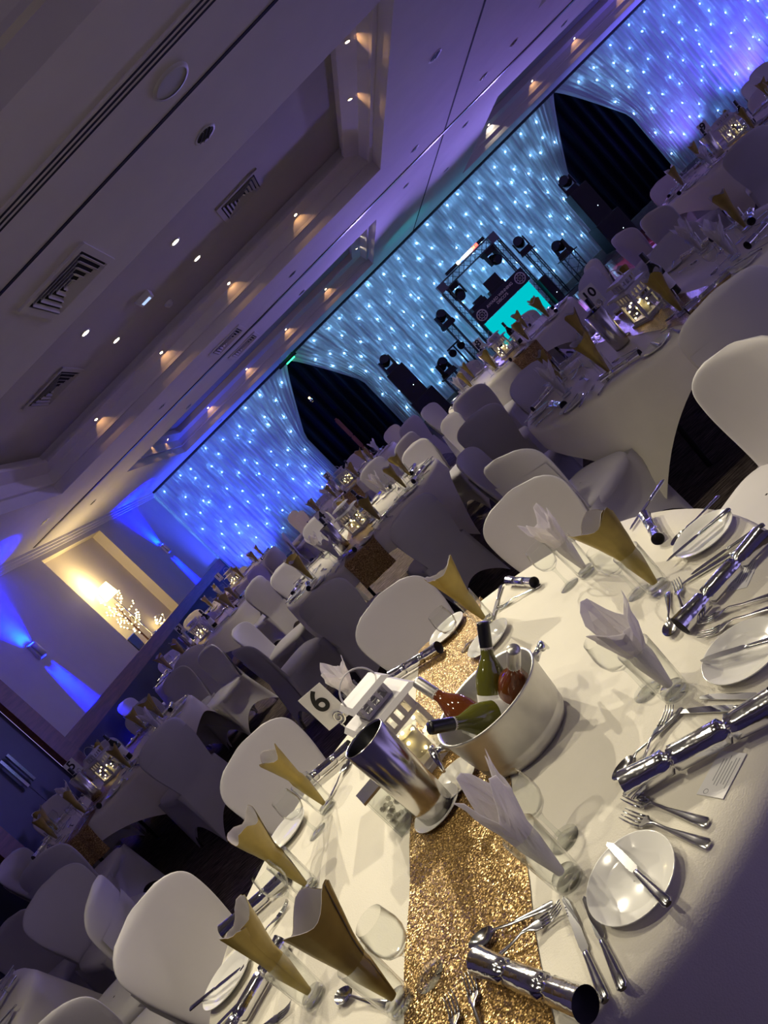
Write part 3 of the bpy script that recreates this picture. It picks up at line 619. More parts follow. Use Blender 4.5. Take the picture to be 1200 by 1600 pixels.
# ------------------------------------------------------------------ chairs in stretch covers
CH_TOP = 0.88
def chair_tm():
    # backrest: rounded shield, curved around the sitter, leaning back
    def back(u, v):
        z = 0.43 + (CH_TOP - 0.43) * v
        w = 0.172 + 0.050 * math.sin(min(1, v / 0.72) * math.pi / 2) ** 1.6
        if v > 0.72: k = (v - 0.72) / 0.28; w *= max(0.0, 1 - k ** 2.6) ** 0.42 * 1.0
        w = max(w, 0.02)
        th = 0.030 * (1 - 0.45 * v)
        if v > 0.93: th *= max(0.15, 1 - ((v - 0.93) / 0.07) ** 2 * 0.85)
        a = 2 * math.pi * u; c, s = math.cos(a), math.sin(a)
        x = w * (abs(c) ** 0.7) * (1 if c >= 0 else -1); y = th * (abs(s) ** 0.8) * (1 if s >= 0 else -1)
        return (x, y - 0.195 - 0.075 * v + 0.9 * x * x * (0.4 + 0.6 * v), z)
    b = MB(); b.grid(back, 56, 32, True)
    top = [back(k / 56, 1.0) for k in range(56)]; b.add(top, [tuple(range(56))])
    s = MB()
    def seat(u, v):
        a = 2 * math.pi * u; c, q = math.cos(a), math.sin(a); e = 0.5
        prof = [(0.94, 0.395), (1.0, 0.415), (1.0, 0.445), (0.95, 0.465), (0.7, 0.476), (0.02, 0.48)][int(round(v * 5))]
        return (0.215 * prof[0] * (abs(c) ** e) * (1 if c >= 0 else -1), 0.02 + 0.225 * prof[0] * (abs(q) ** e) * (1 if q >= 0 else -1), prof[1])
    s.grid(seat, 36, 5, True)
    k = MB()
    top = [(-0.205, -0.215), (0.205, -0.215), (0.205, 0.235), (-0.205, 0.235)]
    bot = [(-0.225, -0.285), (0.225, -0.285), (0.225, 0.25), (-0.225, 0.25)]
    def skirt(u, v):
        q = u * 4; i = int(q) % 4; f = q - int(q); j = (i + 1) % 4
        sag = 0.055 * math.sin(math.pi * f) * math.sin(math.pi * min(1.0, v * 0.9))
        zb = 0.004 + 0.17 * math.sin(math.pi * f) ** 0.75
        ax, ay = top[i][0] + (top[j][0] - top[i][0]) * f, top[i][1] + (top[j][1] - top[i][1]) * f
        bx, by = bot[i][0] + (bot[j][0] - bot[i][0]) * f, bot[i][1] + (bot[j][1] - bot[i][1]) * f
        z = 0.445 + (zb - 0.445) * v; t = (0.445 - z) / 0.44
        x, y = ax + (bx - ax) * t, ay + (by - ay) * t; l = math.hypot(x, y - 0.0) or 1
        nx, ny = [(0, 1), (-1, 0), (0, -1), (1, 0)][i]
        return (x + nx * sag, y + ny * sag, z)
    k.grid(skirt, 48, 10, True)
    pn = MB()                                     # the cover is stretched in one sheet from the back down to the rear feet
    def panel(u, v):
        q = 2 * u - 1; zb = 0.004 + 0.17 * math.cos(q * math.pi / 2) ** 0.75
        z = 0.74 + (zb - 0.74) * v; vb = max(0.0, (z - 0.43) / 0.45); lo = max(0.0, (0.43 - z) / 0.43)
        hw = 0.170 + 0.045 * min(1.0, vb / 0.5) if z > 0.43 else 0.170 + 0.056 * lo ** 0.8
        x = hw * q; yb = -0.195 - 0.075 * vb + 0.9 * x * x * (0.4 + 0.6 * vb) - 0.034 * (1 - 0.45 * vb)
        return (x, yb if z > 0.43 else -0.229 + 0.36 * x * x * (1 - lo) - 0.060 * lo, z)
    pn.grid(panel, 20, 18)
    tm = [('backrest', b.mesh('backrest', M_cover), None, []), ('seat', s.mesh('seat', M_cover), None, []), ('skirt', k.mesh('skirt', M_cover), None, []), ('back_panel', pn.mesh('back_panel', M_cover), None, [])]
    for (tx, ty), (bx, by) in zip(top, bot):
        lg = MB(); lg.tube([(tx * 0.88, ty * 0.88, 0.41), (bx * 0.93, by * 0.93, 0.0)], 0.011, 6); tm.append(('leg', lg.mesh('leg', M_chrome), None, []))
    return tm
CHAIR = chair_tm()
def chair(px, face, label, grp=None, z=CH_TOP):
    """px: pixel of the middle of the top edge of the back; face: point the sitter looks at, or an angle in degrees"""
    p = P(px, z)
    if isinstance(face, (int, float)): a = math.radians(face)
    else: a = math.atan2(face[1] - p.y, face[0] - p.x)
    d = Vector((math.cos(a), math.sin(a), 0))
    o = p + d * 0.26; o.z = 0
    if not isinstance(face, (int, float)) and face in TB.values():      # find the stand-off that suits the table
        c = Vector((*face, 0)); best = None
        for k in range(-8, 9):
            zz = CH_TOP + k * 0.005; q = P(px, zz); aa = math.atan2(c.y - q.y, c.x - q.x); e = q + Vector((math.cos(aa), math.sin(aa), 0)) * 0.26; e.z = 0
            cost = max(0, 1.21 - (e - c).length) * 3 + max(0, (e - c).length - 1.35) + abs(k) * 0.004
            if best is None or cost < best[0]: best = (cost, e, aa, zz)
        _, o, a, z = best
        for oc in TB.values():
            v = o - Vector((*oc, 0)); v.z = 0
            if v.length < 1.20: o = Vector((*oc, 0)) + v.normalized() * 1.20
    t = place(CHAIR, 'banquet_chair', label, 'chair', o, a - math.pi / 2, grp); t.scale = (1, 1, z / CH_TOP)

TB = {'6': (-0.466, 1.844), '10': (1.47, 4.50), '8': (1.45, 8.75), '4': (-0.86, 6.65), '5': (-3.82, 6.22), '3': (-3.75, 9.88), '2': (-1.10, 11.45), '1': (-3.9, 13.2), '9': (4.55, 8.30), '7': (-3.75, 2.75)}
RT, ZT = 0.915, 0.752
NUM = {'1': 'one', '2': 'two', '3': 'three', '4': 'four', '5': 'five', '6': 'six', '7': 'seven', '8': 'eight', '9': 'nine', '10': 'ten'}
def words(s):
    return ' '.join(NUM.get(w.rstrip(','), w.rstrip(',')) + (',' if w.endswith(',') else '') for w in s.split(' '))
CV = 'white-covered banquet chair '
CHAIRS = [
 ((590, 932), '6', 'beside the far end of the gold runner on table 6'), ((375, 1165), '6', 'behind the number 6 sign of the nearest table'), ((797, 768), '6', 'behind white and gold napkins at the far end of table 6'),
 ((1140, 540), '6', 'at table 6 in front of the dark gap under table 10'), ((205, 1425), '6', 'at table 6 behind the two large gold napkins'),
 ((1112, 455), '10', 'turned away in front of the runner on table 10'), ((1042, 366), '10', 'across table 10 behind its lit lantern'), ((812, 582), '10', 'at table 10 behind the tall white napkin'),
 ((728, 702), '10', 'at table 10 on the aisle, with its back to table 4'), ((775, 716), '10', 'half hidden behind the lit chair of table 6, facing table 10'), ((735, 650), 75, 'blue-shaded, at table 10 next to the pale chair of table 4'),
 ((632, 792), '4', 'turned away before table 4, right of the hanging sequin runner'), ((488, 925), '4', 'turned away before table 4, left of the hanging sequin runner'), ((643, 694), '4', 'brightly lit under the downlights, across table 4'),
 ((433, 888), '4', 'brightly lit at the side of table 4 behind a dark gold napkin'), ((365, 982), '4', 'seen in profile on the aisle side of table 4'), ((367, 1014), '4', 'seen in profile on the aisle, the nearer of two at table 4'),
 ((700, 648), '4', 'pale, pushed away from table 4 towards table 8'), ((485, 812), '4', 'across table 4 behind the steel wine cooler'),
 ((225, 1152), '5', 'turned away before table 5, hiding half of the table'), ((50, 1345), '5', 'turned away before the runner of table 5'), ((268, 1050), '5', 'across table 5 under the blue wall patch'), ((211, 1102), '5', 'across table 5 behind a gold napkin'),
 ((146, 1170), '5', 'across table 5 behind its lit lantern'), ((66, 1258), '5', 'between table 5 and the dark double door'), ((320, 1012), '5', 'on the aisle side of table 5, seen in profile'), ((5, 1345), '5', 'at the door end of table 5, cut by its neighbour'),
 ((285, 1022), '3', 'turned away before table 3'), ((256, 1025), '3', 'at table 3 tinted blue below the lamp niche'), ((312, 945), '3', 'across table 3 against the blue wall'), ((314, 966), '3', 'across table 3 next to its lit lantern'),
 ((385, 914), '3', 'turned away at the aisle side of table 3'), ((395, 887), '3', 'lilac-tinted, between table 3 and table 1'), ((188, 1099), '3', 'blue-tinted against the wall between tables 5 and 3'),
 ((368, 897), '1', 'navy-shaded, turned away before table 1'), ((421, 861), 150, 'turned to table 1, beyond the lit chair'), ((440, 833), 190, 'in profile between table 1 and table 2'), ((468, 799), 215, 'dark, beside the star curtain at table 1'), ((455, 800), '1', 'pinkish, beside the star curtain beyond table 1'),
 ((575, 724), '2', 'turned away before table 2'), ((500, 777), '2', 'at the side of table 2 against the star curtain'), ((608, 668), '2', 'across table 2 before the navy drape'), ((628, 684), '2', 'at table 2 just behind the brightly lit chair'), ((548, 712), '2', 'at table 2 behind its number sign'),
 ((722, 614), '8', 'turned away before table 8'), ((634, 657), 120, 'blue, in profile before the subwoofer'), ((662, 637), -40, 'grey, in profile below the speaker stack'), ((722, 574), '8', 'across table 8 before the short plinth'), ((812, 495), '8', 'across table 8 before the turquoise screen'),
 ((887, 447), '8', 'at the dance floor side of table 8, broad back to the aisle'), ((922, 407), '8', 'in profile at the edge of the dance floor'), ((1000, 408), '8', 'on the dance floor edge behind the lantern of table 10'),
 ((1027, 284), '9', 'across table 9 before the second navy drape'), ((1012, 333), '9', 'at the dance floor corner of table 9'), ((964, 365), 20, 'in profile on the dance floor by table 9'), ((1155, 217), '9', 'turned away before table 9'), ((1118, 190), '9', 'behind the number 9 sign'), ((1188, 134), '9', 'across table 9 behind the steel cooler'),
 ((1165, 130), (8, 9), 'by the violet curtain past table 9'), ((1180, 108), (8, 10), 'in profile by the violet curtain past table 9'),
 ((62, 1388), -35, 'pale, in profile between table 5 and table 6'), ((142, 1385), '7', 'turned away, beside the pale profile chair'), ((8, 1440), '7', 'at the wall by the dark double door'), ((30, 1625), 100, 'turned away at the small corner of table 7'),
]
for px, f, lab in CHAIRS:
    chair(px, TB[f] if isinstance(f, str) else f, words(CV + lab), 'covered chairs around table ' + f if isinstance(f, str) else 'covered chairs in the aisles')

# ------------------------------------------------------------------ round tables, cloths, runners
HALF = 1.075
def table_tm():
    a = MB(); a.lathe([(0.001, 0.722), (0.90, 0.722), (0.905, 0.735), (0.90, 0.748), (0.001, 0.748)], 40)
    tm = [('tabletop', a.mesh('tabletop', M_wood), None, [])]
    for k in range(4):
        q = math.pi / 4 + k * math.pi / 2; l = MB(); c, s = math.cos(q), math.sin(q)
        l.tube([(0.50 * c, 0.50 * s, 0.722), (0.56 * c, 0.56 * s, 0.0)], 0.016, 8); tm.append(('leg', l.mesh('leg', M_black), None, []))
    l = MB(); l.box(0, 0, 0.70, 1.0, 0.05, 0.04); l.box(0, 0, 0.70, 0.05, 1.0, 0.04); tm.append(('crossbar', l.mesh('crossbar', M_black), None, []))
    return tm
TABLE = table_tm()
def cloth_mesh(seed):
    rr = random.Random(seed); ph = rr.uniform(0, 6.28); n = 128
    def f(u, v):
        a = 2 * math.pi * u; c, s = math.cos(a), math.sin(a)
        rho = HALF / max(abs(c), abs(s)); corner = (rho / HALF - 1) / 0.414
        if v <= 0.40:
            r = RT * (v / 0.40) * 0.985; return (r * c, r * s, ZT)
        t = (v - 0.40) / 0.60; L = rho - RT; d = L * t
        e = min(1.0, d / 0.03)
        r = RT * (0.985 + 0.022 * e) + max(0, d - 0.03) * (0.05 + 0.20 * max(0.0, corner) ** 1.2 + 0.05 * math.cos(9 * a + ph) * (1 - corner * 0.6))
        return (r * c, r * s, ZT - 0.006 * (1 - (1 - e) ** 2) - max(0, d - 0.012) * 0.985)
    mb = MB(); mb.grid(f, n, 22, True)
    return mb.mesh('tablecloth', M_cloth)
CLOTH = [cloth_mesh(s) for s in range(3)]
def runner_mesh(drop):
    pts = []; h = RT * 1.012
    n = 30
    for k in range(n + 1): pts.append((-h + 2 * h * k / n, ZT + 0.0025))
    dn = [(-h - 0.010 - 0.03 * k / 4, ZT + 0.0025 - 0.004 - drop * k / 4) for k in range(5)]
    up = [(h + 0.010 + 0.03 * k / 4, ZT + 0.0025 - 0.004 - drop * k / 4) for k in range(5)]
    path = list(reversed(dn)) + pts[1:-1] + up
    mb = MB(); m = len(path) - 1
    mb.grid(lambda u, v: (-0.155 + 0.31 * u + 0.004 * math.sin(40 * v + 3 * u), path[int(round(v * m))][0] + 0.012 * math.sin(u * 14) * (1 if abs(path[int(round(v * m))][0]) > h else 0), path[int(round(v * m))][1]), 8, m)
    return mb.mesh('sequin_runner', M_seq)
RUN = runner_mesh(0.24)
for i, (k, (tx, ty)) in enumerate(TB.items()):
    place(TABLE, 'round_table', 'round banquet table %s under its white cloth' % NUM[k] if k != '7' else 'round banquet table cut off at the corner near the doors', 'table', (tx, ty, 0), 0)
    one('tablecloth', CLOTH[i % 3], 'square white linen cloth draped over table %s' % NUM[k] if k != '7' else 'white linen cloth on the cut-off corner table', 'tablecloth', (tx, ty, 0), 0)
    if k != '7': one('sequin_runner', RUN, 'gold sequin runner across table %s' % NUM[k], 'table runner', (tx + (-0.02 if k == '6' else 0), ty, 0), math.radians(-7) if k == '6' else 0)
# ------------------------------------------------------------------ tableware
def lm(prof, n, name, m): return MB().lathe(prof, n).mesh(name, m)
TUMBLER = [('cup', lm([(0.001, 0.016), (0.025, 0.016), (0.0285, 0.03), (0.034, 0.13), (0.0355, 0.1305), (0.036, 0.13), (0.031, 0.012), (0.029, 0.0), (0.001, 0.0)], 24, 'cup', M_glass), None, []),
           ('thick_base', lm([(0.001, 0.0015), (0.027, 0.0015), (0.029, 0.008), (0.026, 0.0155), (0.001, 0.0155)], 24, 'thick_base', M_glass2), None, [])]
WINE = [('bowl', lm([(0.001, 0.072), (0.012, 0.074), (0.028, 0.088), (0.036, 0.108), (0.037, 0.125), (0.032, 0.160), (0.0315, 0.1605), (0.031, 0.16), (0.036, 0.125), (0.035, 0.108), (0.027, 0.09), (0.001, 0.078)], 24, 'bowl', M_glass), None, []),
        ('stem', lm([(0.012, 0.004), (0.006, 0.012), (0.0045, 0.03), (0.0045, 0.06), (0.008, 0.0715)], 14, 'stem', M_glass2), None, []),
        ('foot', lm([(0.001, 0.0), (0.033, 0.0), (0.033, 0.0015), (0.012, 0.004), (0.001, 0.005)], 24, 'foot', M_glass2), None, [])]
def napkin(gold, seed):
    r = random.Random(seed); pk = r.randint(2, 3) if gold else r.randint(3, 4); ph = r.uniform(0, 6.28); tilt = r.uniform(-0.1, 0.1); H = r.uniform(0.235, 0.275) if gold else r.uniform(0.225, 0.265)
    sp = (r.uniform(0.052, 0.075) if gold else r.uniform(0.055, 0.078))
    ox, oy = r.uniform(-0.035, 0.035), r.uniform(-0.035, 0.035)
    cr = [r.uniform(-1, 1) for _ in range(12)]
    jt = [[(r.uniform(-1, 1), r.uniform(-1, 1)) for _ in range(60)] for _ in range(40)]; NU, NV = (34, 12) if gold else (26, 10)
    def f(u, v, inset=0.0):
        a = u * 2 * math.pi * 1.13 + ph
        flat = 0.62 if gold else 0.8
        cut = 0.11 * (0.5 + 0.5 * math.cos(pk * a + ph)) if gold else 0.26 * abs(math.sin(pk * 0.5 * a + ph)) ** 1.2
        top = H * (1 - cut - (0.05 * cr[int(u * 11.99)] if not gold else 0.015 * cr[int(u * 11.99)]))
        z = 0.018 + (top - 0.018) * v
        w = z / H
        rad = 0.005 + (0.022 * min(1, w / 0.4) if w < 0.45 else 0.022 + (sp - 0.022) * ((w - 0.45) / 0.55) ** (1.1 if gold else 0.9))
        rad = min(rad, 0.0265) if z < 0.128 else rad
        rad += 0.006 * cr[(int(u * 24) % 12)] * max(0, w - 0.45) * (2.6 if not gold else 1.0)
        jx, jz = jt[int(round(v * NV))][int(round(u * NU))]
        rad += jx * (0.0012 if gold else 0.0058) * max(0, w - 0.4) * 1.6; z += jz * (0.001 if gold else 0.004) * (1 if w > 0.5 else 0)
        rad = max(0.003, rad - inset - 0.0035 * u * min(1, w * 2))
        k = max(0, w - 0.45) ** 1.3
        return (rad * math.cos(a) + ox * k, rad * flat ** (1 if w > 0.5 else 0.3) * math.sin(a) + oy * k, z)
    o = MB(); o.grid(f, NU, NV, smooth=gold); i = MB(); i.grid(lambda u, v: f(u, v, 0.0016), NU, NV, smooth=gold)
    m = M_paperg if gold else M_paperw
    return [('outer_sheet', o.mesh('outer_sheet', m), None, []), ('lining', i.mesh('lining', M_paperw), None, [])]
NG = [napkin(True, s) for s in (11, 12, 13, 14)]; NW = [napkin(False, s) for s in (21, 22, 23, 24)]
def cracker_tm(L, rb=0.021):
    f = MB(); n = 28; h = L / 2; nk = L * 0.19
    prof = [(-h, rb * 1.18), (-h + 0.004, rb * 1.15), (-nk - 0.02, rb), (-nk - 0.006, rb * 0.92), (-nk, rb * 0.5), (-nk + 0.006, rb * 0.92), (-nk + 0.018, rb), (0, rb), (nk - 0.018, rb), (nk - 0.006, rb * 0.92), (nk, rb * 0.5), (nk + 0.006, rb * 0.92), (nk + 0.02, rb), (h - 0.004, rb * 1.15), (h, rb * 1.18)]
    def g(u, v):
        y, r = prof[int(round(v * (len(prof) - 1)))]; a = 2 * math.pi * u
        near = min(abs(abs(y) - nk) / 0.02, 1); rr = r * (1 + 0.16 * (1 - near) * math.sin(9 * a))
        return (rr * math.cos(a), y, rb * 1.18 + rr * math.sin(a))
    f.grid(g, n, len(prof) - 1, True)
    i = MB().lathe([(rb * 1.16, 0), (rb * 1.0, -0.03), (0.001, -0.031)], 20).mesh('open_end', mat('hollow_shade', (0.05, 0.045, 0.05), 0.7))  # open end coloured dark for the shade inside the tube
    return [('foil_tube', f.mesh('foil_tube', M_foil), None, [])] + [('open_end', i, T((0, s * (h - 0.0005), rb * 1.18)) @ R(-s * math.pi / 2, 'X'), []) for s in (-1, 1)]
CRACK = cracker_tm(0.27)
PLATE = lm([(0.001, 0.004), (0.052, 0.004), (0.058, 0.007), (0.082, 0.016), (0.084, 0.0165), (0.0835, 0.0145), (0.060, 0.003), (0.050, 0.0), (0.001, 0.0)], 40, 'side_plate', M_plate)
SAUCER = lm([(0.001, 0.004), (0.045, 0.004), (0.07, 0.012), (0.0715, 0.0125), (0.071, 0.0105), (0.045, 0.0), (0.001, 0.0)], 32, 'saucer', M_plate)
# cutlery runs along +Y from the handle end to the tip
def strip_mesh(sec, name, n=6):
    """sec: (y, half width, z centre, half thickness)"""
    mb = MB(); m = len(sec) - 1
    def f(u, v):
        y, w, z, t = sec[int(round(v * m))]; a = 2 * math.pi * u
        return (w * math.cos(a), y, z + t * math.sin(a))
    mb.grid(f, 10, m, True)
    for k, e in ((0, 1), (m, -1)):
        pts = [f(i / 10, k / m) for i in range(10)]; mb.add(pts, [tuple(range(10))[::e]])
    return mb
def blade(L):
    mb = strip_mesh([(0, 0.006, 0.004, 0.003), (0.004, 0.0095, 0.005, 0.004), (0.03, 0.0085, 0.005, 0.0042), (0.085, 0.0055, 0.005, 0.004), (0.092, 0.006, 0.005, 0.0042), (0.096, 0.0045, 0.005, 0.003)], 'h')
    b = L - 0.096; pl = [(-0.004, 0.094), (0.004, 0.094), (0.0085, 0.102), (0.0095, 0.096 + b * 0.55), (0.008, 0.096 + b * 0.85), (0.002, L), (-0.003, L - 0.004), (-0.005, 0.096 + b * 0.6), (-0.0065, 0.11)]
    mb.prism(pl, 0.0042, 0.0058); return mb.mesh('table_knife', M_steel)
def fork():
    mb = strip_mesh([(0, 0.006, 0.004, 0.0015), (0.004, 0.010, 0.0045, 0.002), (0.03, 0.0085, 0.005, 0.002), (0.09, 0.0035, 0.008, 0.002), (0.118, 0.003, 0.013, 0.0018), (0.132, 0.0055, 0.011, 0.0013), (0.145, 0.0125, 0.007, 0.001), (0.158, 0.0125, 0.004, 0.0009)], 'f')
    for k in range(4):
        x = -0.0105 + 0.007 * k; mb.tube([(x, 0.156, 0.0042), (x, 0.175, 0.0035), (x * 0.96, 0.192, 0.0065), (x * 0.92, 0.203, 0.011)], [0.0022, 0.0019, 0.0016, 0.0008], 6)
    return mb.mesh('table_fork', M_steel)
def spoon():
    mb = strip_mesh([(0, 0.006, 0.004, 0.0015), (0.004, 0.0095, 0.0045, 0.002), (0.03, 0.008, 0.005, 0.002), (0.09, 0.0035, 0.008, 0.002), (0.12, 0.003, 0.013, 0.0018), (0.132, 0.006, 0.011, 0.0012)], 's')
    def bw(u, v):
        a = 2 * math.pi * u; r = v; y = 0.158 + 0.030 * r * math.cos(a); x = 0.0195 * r * math.sin(a) * (1 - 0.12 * math.cos(a))
        return (x, y, 0.0022 + 0.009 * r * r)
    mb.grid(bw, 24, 6, True); mb.grid(lambda u, v: (bw(u, v)[0], bw(u, v)[1], bw(u, v)[2] - 0.0012), 24, 6, True)
    return mb.mesh('dessert_spoon', M_steel)
ME_knife, ME_knife2, ME_fork, ME_spoon = blade(0.225), blade(0.195), fork(), spoon()
CUT = {'k': ('table_knife', ME_knife, 0.225, 'knife'), 'b': ('butter_knife', ME_knife2, 0.195, 'knife'), 'f': ('table_fork', ME_fork, 0.203, 'fork'), 's': ('dessert_spoon', ME_spoon, 0.188, 'spoon')}
def cutlery(kind, tip, end, label, grp=None, z=ZT + 0.0005, px=True, by_tip=True, pitch=0.0):
    n, me, L, cat = CUT[kind]
    a = P(tip, z + 0.004) if px else Vector((*tip, z)); b = P(end, z + 0.004) if px else Vector((*end, z))
    d = (a - b); d.z = 0; d.normalize(); o = (a - d * L) if by_tip else b; o = Vector((o.x, o.y, z))
    M = T(o) @ R(math.atan2(d.y, d.x) - math.pi / 2, 'Z') @ R(pitch, 'X')
    one(n, me, label, cat, o, 0, grp, M)
# lantern with fairy lights
def lantern_tm(seed):
    r = random.Random(seed); W_ = 0.118; h = W_ / 2; m = M_metalw; tm = []
    def mk(nm, mb, mm=m): tm.append((nm, mb.mesh(nm, mm), None, []))
    b = MB(); b.box(0, 0, 0.006, W_ + 0.018, W_ + 0.018, 0.012); b.box(0, 0, 0.018, W_, W_, 0.012); mk('base', b)
    for sx in (-1, 1):
        for sy in (-1, 1): b = MB(); b.box(sx * (h - 0.006), sy * (h - 0.006), 0.075, 0.012, 0.012, 0.10); mk('corner_post', b)
    b = MB()
    for s in (-1, 1): b.box(s * (h - 0.003), 0, 0.073, 0.002, W_ - 0.026, 0.098); b.box(0, s * (h - 0.003), 0.073, W_ - 0.026, 0.002, 0.098)
    mk('glass_panes', b, M_glass)
    b = MB()
    for z in (0.128, 0.168):
        for s in (-1, 1): b.box(s * (h - 0.005), 0, z, 0.010, W_, 0.009); b.box(0, s * (h - 0.005), z, W_ - 0.02, 0.010, 0.009)
    for k in range(5):
        q = -h + 0.012 + k * (W_ - 0.024) / 4
        for s in (-1, 1): b.box(s * (h - 0.005), q, 0.148, 0.009, 0.011, 0.034); b.box(q, s * (h - 0.005), 0.148, 0.011, 0.009, 0.034)
    mk('slotted_band', b)
    b = MB(); b.box(0, 0, 0.182, W_ + 0.052, W_ + 0.052, 0.012, top=(W_ + 0.03, W_ + 0.03)); mk('roof_plate', b)
    b = MB(); g = 0.036
    for z in (0.194, 0.226):
        for s in (-1, 1): b.box(s * g, 0, z, 0.008, 2 * g + 0.008, 0.008); b.box(0, s * g, z, 2 * g - 0.008, 0.008, 0.008)
    for k in range(4):
        q = -g + k * 2 * g / 3
        for s in (-1, 1): b.box(s * g, q, 0.21, 0.007, 0.009, 0.028); b.box(q, s * g, 0.21, 0.009, 0.007, 0.028)
    mk('cupola', b)
    b = MB(); b.box(0, 0, 0.236, 0.118, 0.118, 0.012, top=(0.095, 0.095)); mk('top_plate', b)
    b = MB(); b.tube([(0.048 * math.cos(a), 0, 0.243 + 0.052 * max(0, math.sin(a))) for a in [math.pi * k / 14 for k in range(15)]], 0.0022, 6); mk('ring_handle', b)
    b = MB(); b.lathe([(0.001, 0.024), (0.026, 0.024), (0.026, 0.085), (0.001, 0.082)], 16); mk('candle', b, mat('candle_wax', (0.85, 0.80, 0.62), 0.6))
    for k in range(16): tm.append(('bulb', ME_fb2, T((r.uniform(-0.045, 0.045), r.uniform(-0.045, 0.045), r.uniform(0.03, 0.12))), []))
    return tm
LANTERN = lantern_tm(2)
def sign(num, loc, rz, h=0.235, big=1.0):
    t = thing('table_number', 'white card reading %s on a metal clip stand' % NUM[num], 'table sign', loc, rz)
    b = MB(); b.lathe([(0.001, 0.0), (0.028, 0.0), (0.028, 0.004), (0.008, 0.012), (0.0025, 0.016), (0.0025, h - 0.075)], 16); link('stand', b.mesh('stand', M_chrome), t)
    b = MB(); b.tube([(0.012 + 0.022 * math.cos(a) * (1 - k / 36), -0.005, h - 0.050 + 0.024 * math.sin(a) * (1 - k / 36)) for k, a in enumerate([0.35 * q for q in range(-6, 22)])], 0.004, 6); b.tube([(0, -0.003, h - 0.078), (0.004, -0.004, h - 0.062)], 0.0026, 6); link('swirl_clip', b.mesh('swirl_clip', M_chrome), t)
    b = MB(); b.box(0, 0.0015, h, 0.098 * big, 0.0016, 0.138 * big); c = link('number_card', b.mesh('number_card', M_card), t)
    link('numeral', text_mesh(num, 0.108 * big if len(num) == 1 else 0.078 * big, M_ink, 0.0004, 0.0020), c, M=T((0, -0.0002, h + 0.022)) @ FR)
M_green = thin_glass('green_bottle', (0.50, 0.52, 0.10), 0.06, 0.5); M_darkg = mat('dark_bottle', (0.012, 0.016, 0.010), 0.08)
M_wineg = mat('white_wine', (0.125, 0.125, 0.018), 0.05, spec=0.7); M_winer = mat('rose_wine', (0.17, 0.045, 0.012), 0.05, spec=0.7)
M_capk = mat('black_cap', (0.012, 0.012, 0.014), 0.3); M_caps = mat('silver_cap', (0.62, 0.61, 0.58), 0.35, 0.8)
def bottle_tm(body, cap):
    g = lm([(0.001, 0.0), (0.034, 0.0), (0.037, 0.006), (0.037, 0.165), (0.034, 0.188), (0.022, 0.212), (0.0155, 0.228), (0.0145, 0.252)], 24, 'glass_body', body)
    c = lm([(0.0155, 0.246), (0.0155, 0.300), (0.0145, 0.305), (0.001, 0.3055)], 18, 'screw_cap', cap)
    n = lm([(0.0149, 0.236), (0.0151, 0.2465)], 18, 'neck_band', mat('band', (0.72, 0.70, 0.62), 0.4))
    l = lm([(0.0374, 0.05), (0.0376, 0.051), (0.0376, 0.139), (0.0374, 0.14)], 24, 'paper_label', M_card)
    return [('glass_body', g, None, []), ('screw_cap', c, None, []), ('neck_band', n, None, []), ('paper_label', l, None, [])]
BOT_W, BOT_R, BOT_D = bottle_tm(M_wineg, M_capk), bottle_tm(M_winer, M_caps), bottle_tm(M_darkg, M_capk)
def bottle(tm, base, top, label, grp=None):
    d = (Vector(top) - Vector(base)).normalized(); q = d.to_track_quat('Z', 'Y').to_matrix().to_4x4()
    place(tm, 'wine_bottle', label, 'bottle', base, 0, grp, T(base) @ q)
COOLER = [('steel_wall', lm([(0.045, 0.02), (0.046, 0.06), (0.056, 0.255), (0.058, 0.257), (0.060, 0.255), (0.050, 0.05), (0.047, 0.0), (0.001, 0.0)], 36, 'steel_wall', mat('brushed_steel', (0.60, 0.58, 0.55), 0.2, 1.0)), None, []),
          ('dark_inside', lm([(0.0555, 0.252), (0.0445, 0.03), (0.001, 0.028)], 28, 'dark_inside', mat('steel_inside', (0.16, 0.16, 0.16), 0.3, 1.0)), None, [])]
def vase_tm():
    a = MB(); w = 0.034
    for s in (-1, 1): a.box(s * w, 0, 0.062, 0.004, 2 * w + 0.004, 0.124); a.box(0, s * w, 0.062, 2 * w - 0.004, 0.004, 0.124)
    b = MB(); b.box(0, 0, 0.008, 2 * w - 0.005, 2 * w - 0.005, 0.014)
    c = MB()
    rr = random.Random(8)
    for k in range(26): c.ball((rr.uniform(-0.024, 0.024), rr.uniform(-0.024, 0.024), 0.020 + 0.05 * k / 26), 0.0075, 4)
    p = MB(); p.box(0, 0, 0.128, 2 * w + 0.012, 2 * w + 0.012, 0.007)
    return [('glass_walls', a.mesh('glass_walls', M_glass2), None, []), ('thick_base', b.mesh('thick_base', M_glass2), None, []), ('glass_beads', c.mesh('glass_beads', thin_glass('bead_glass', (0.9, 0.9, 0.88), 0.25, 0.8)), None, []), ('metal_lid', p.mesh('metal_lid', M_steel), None, [])]
VASE = vase_tm()

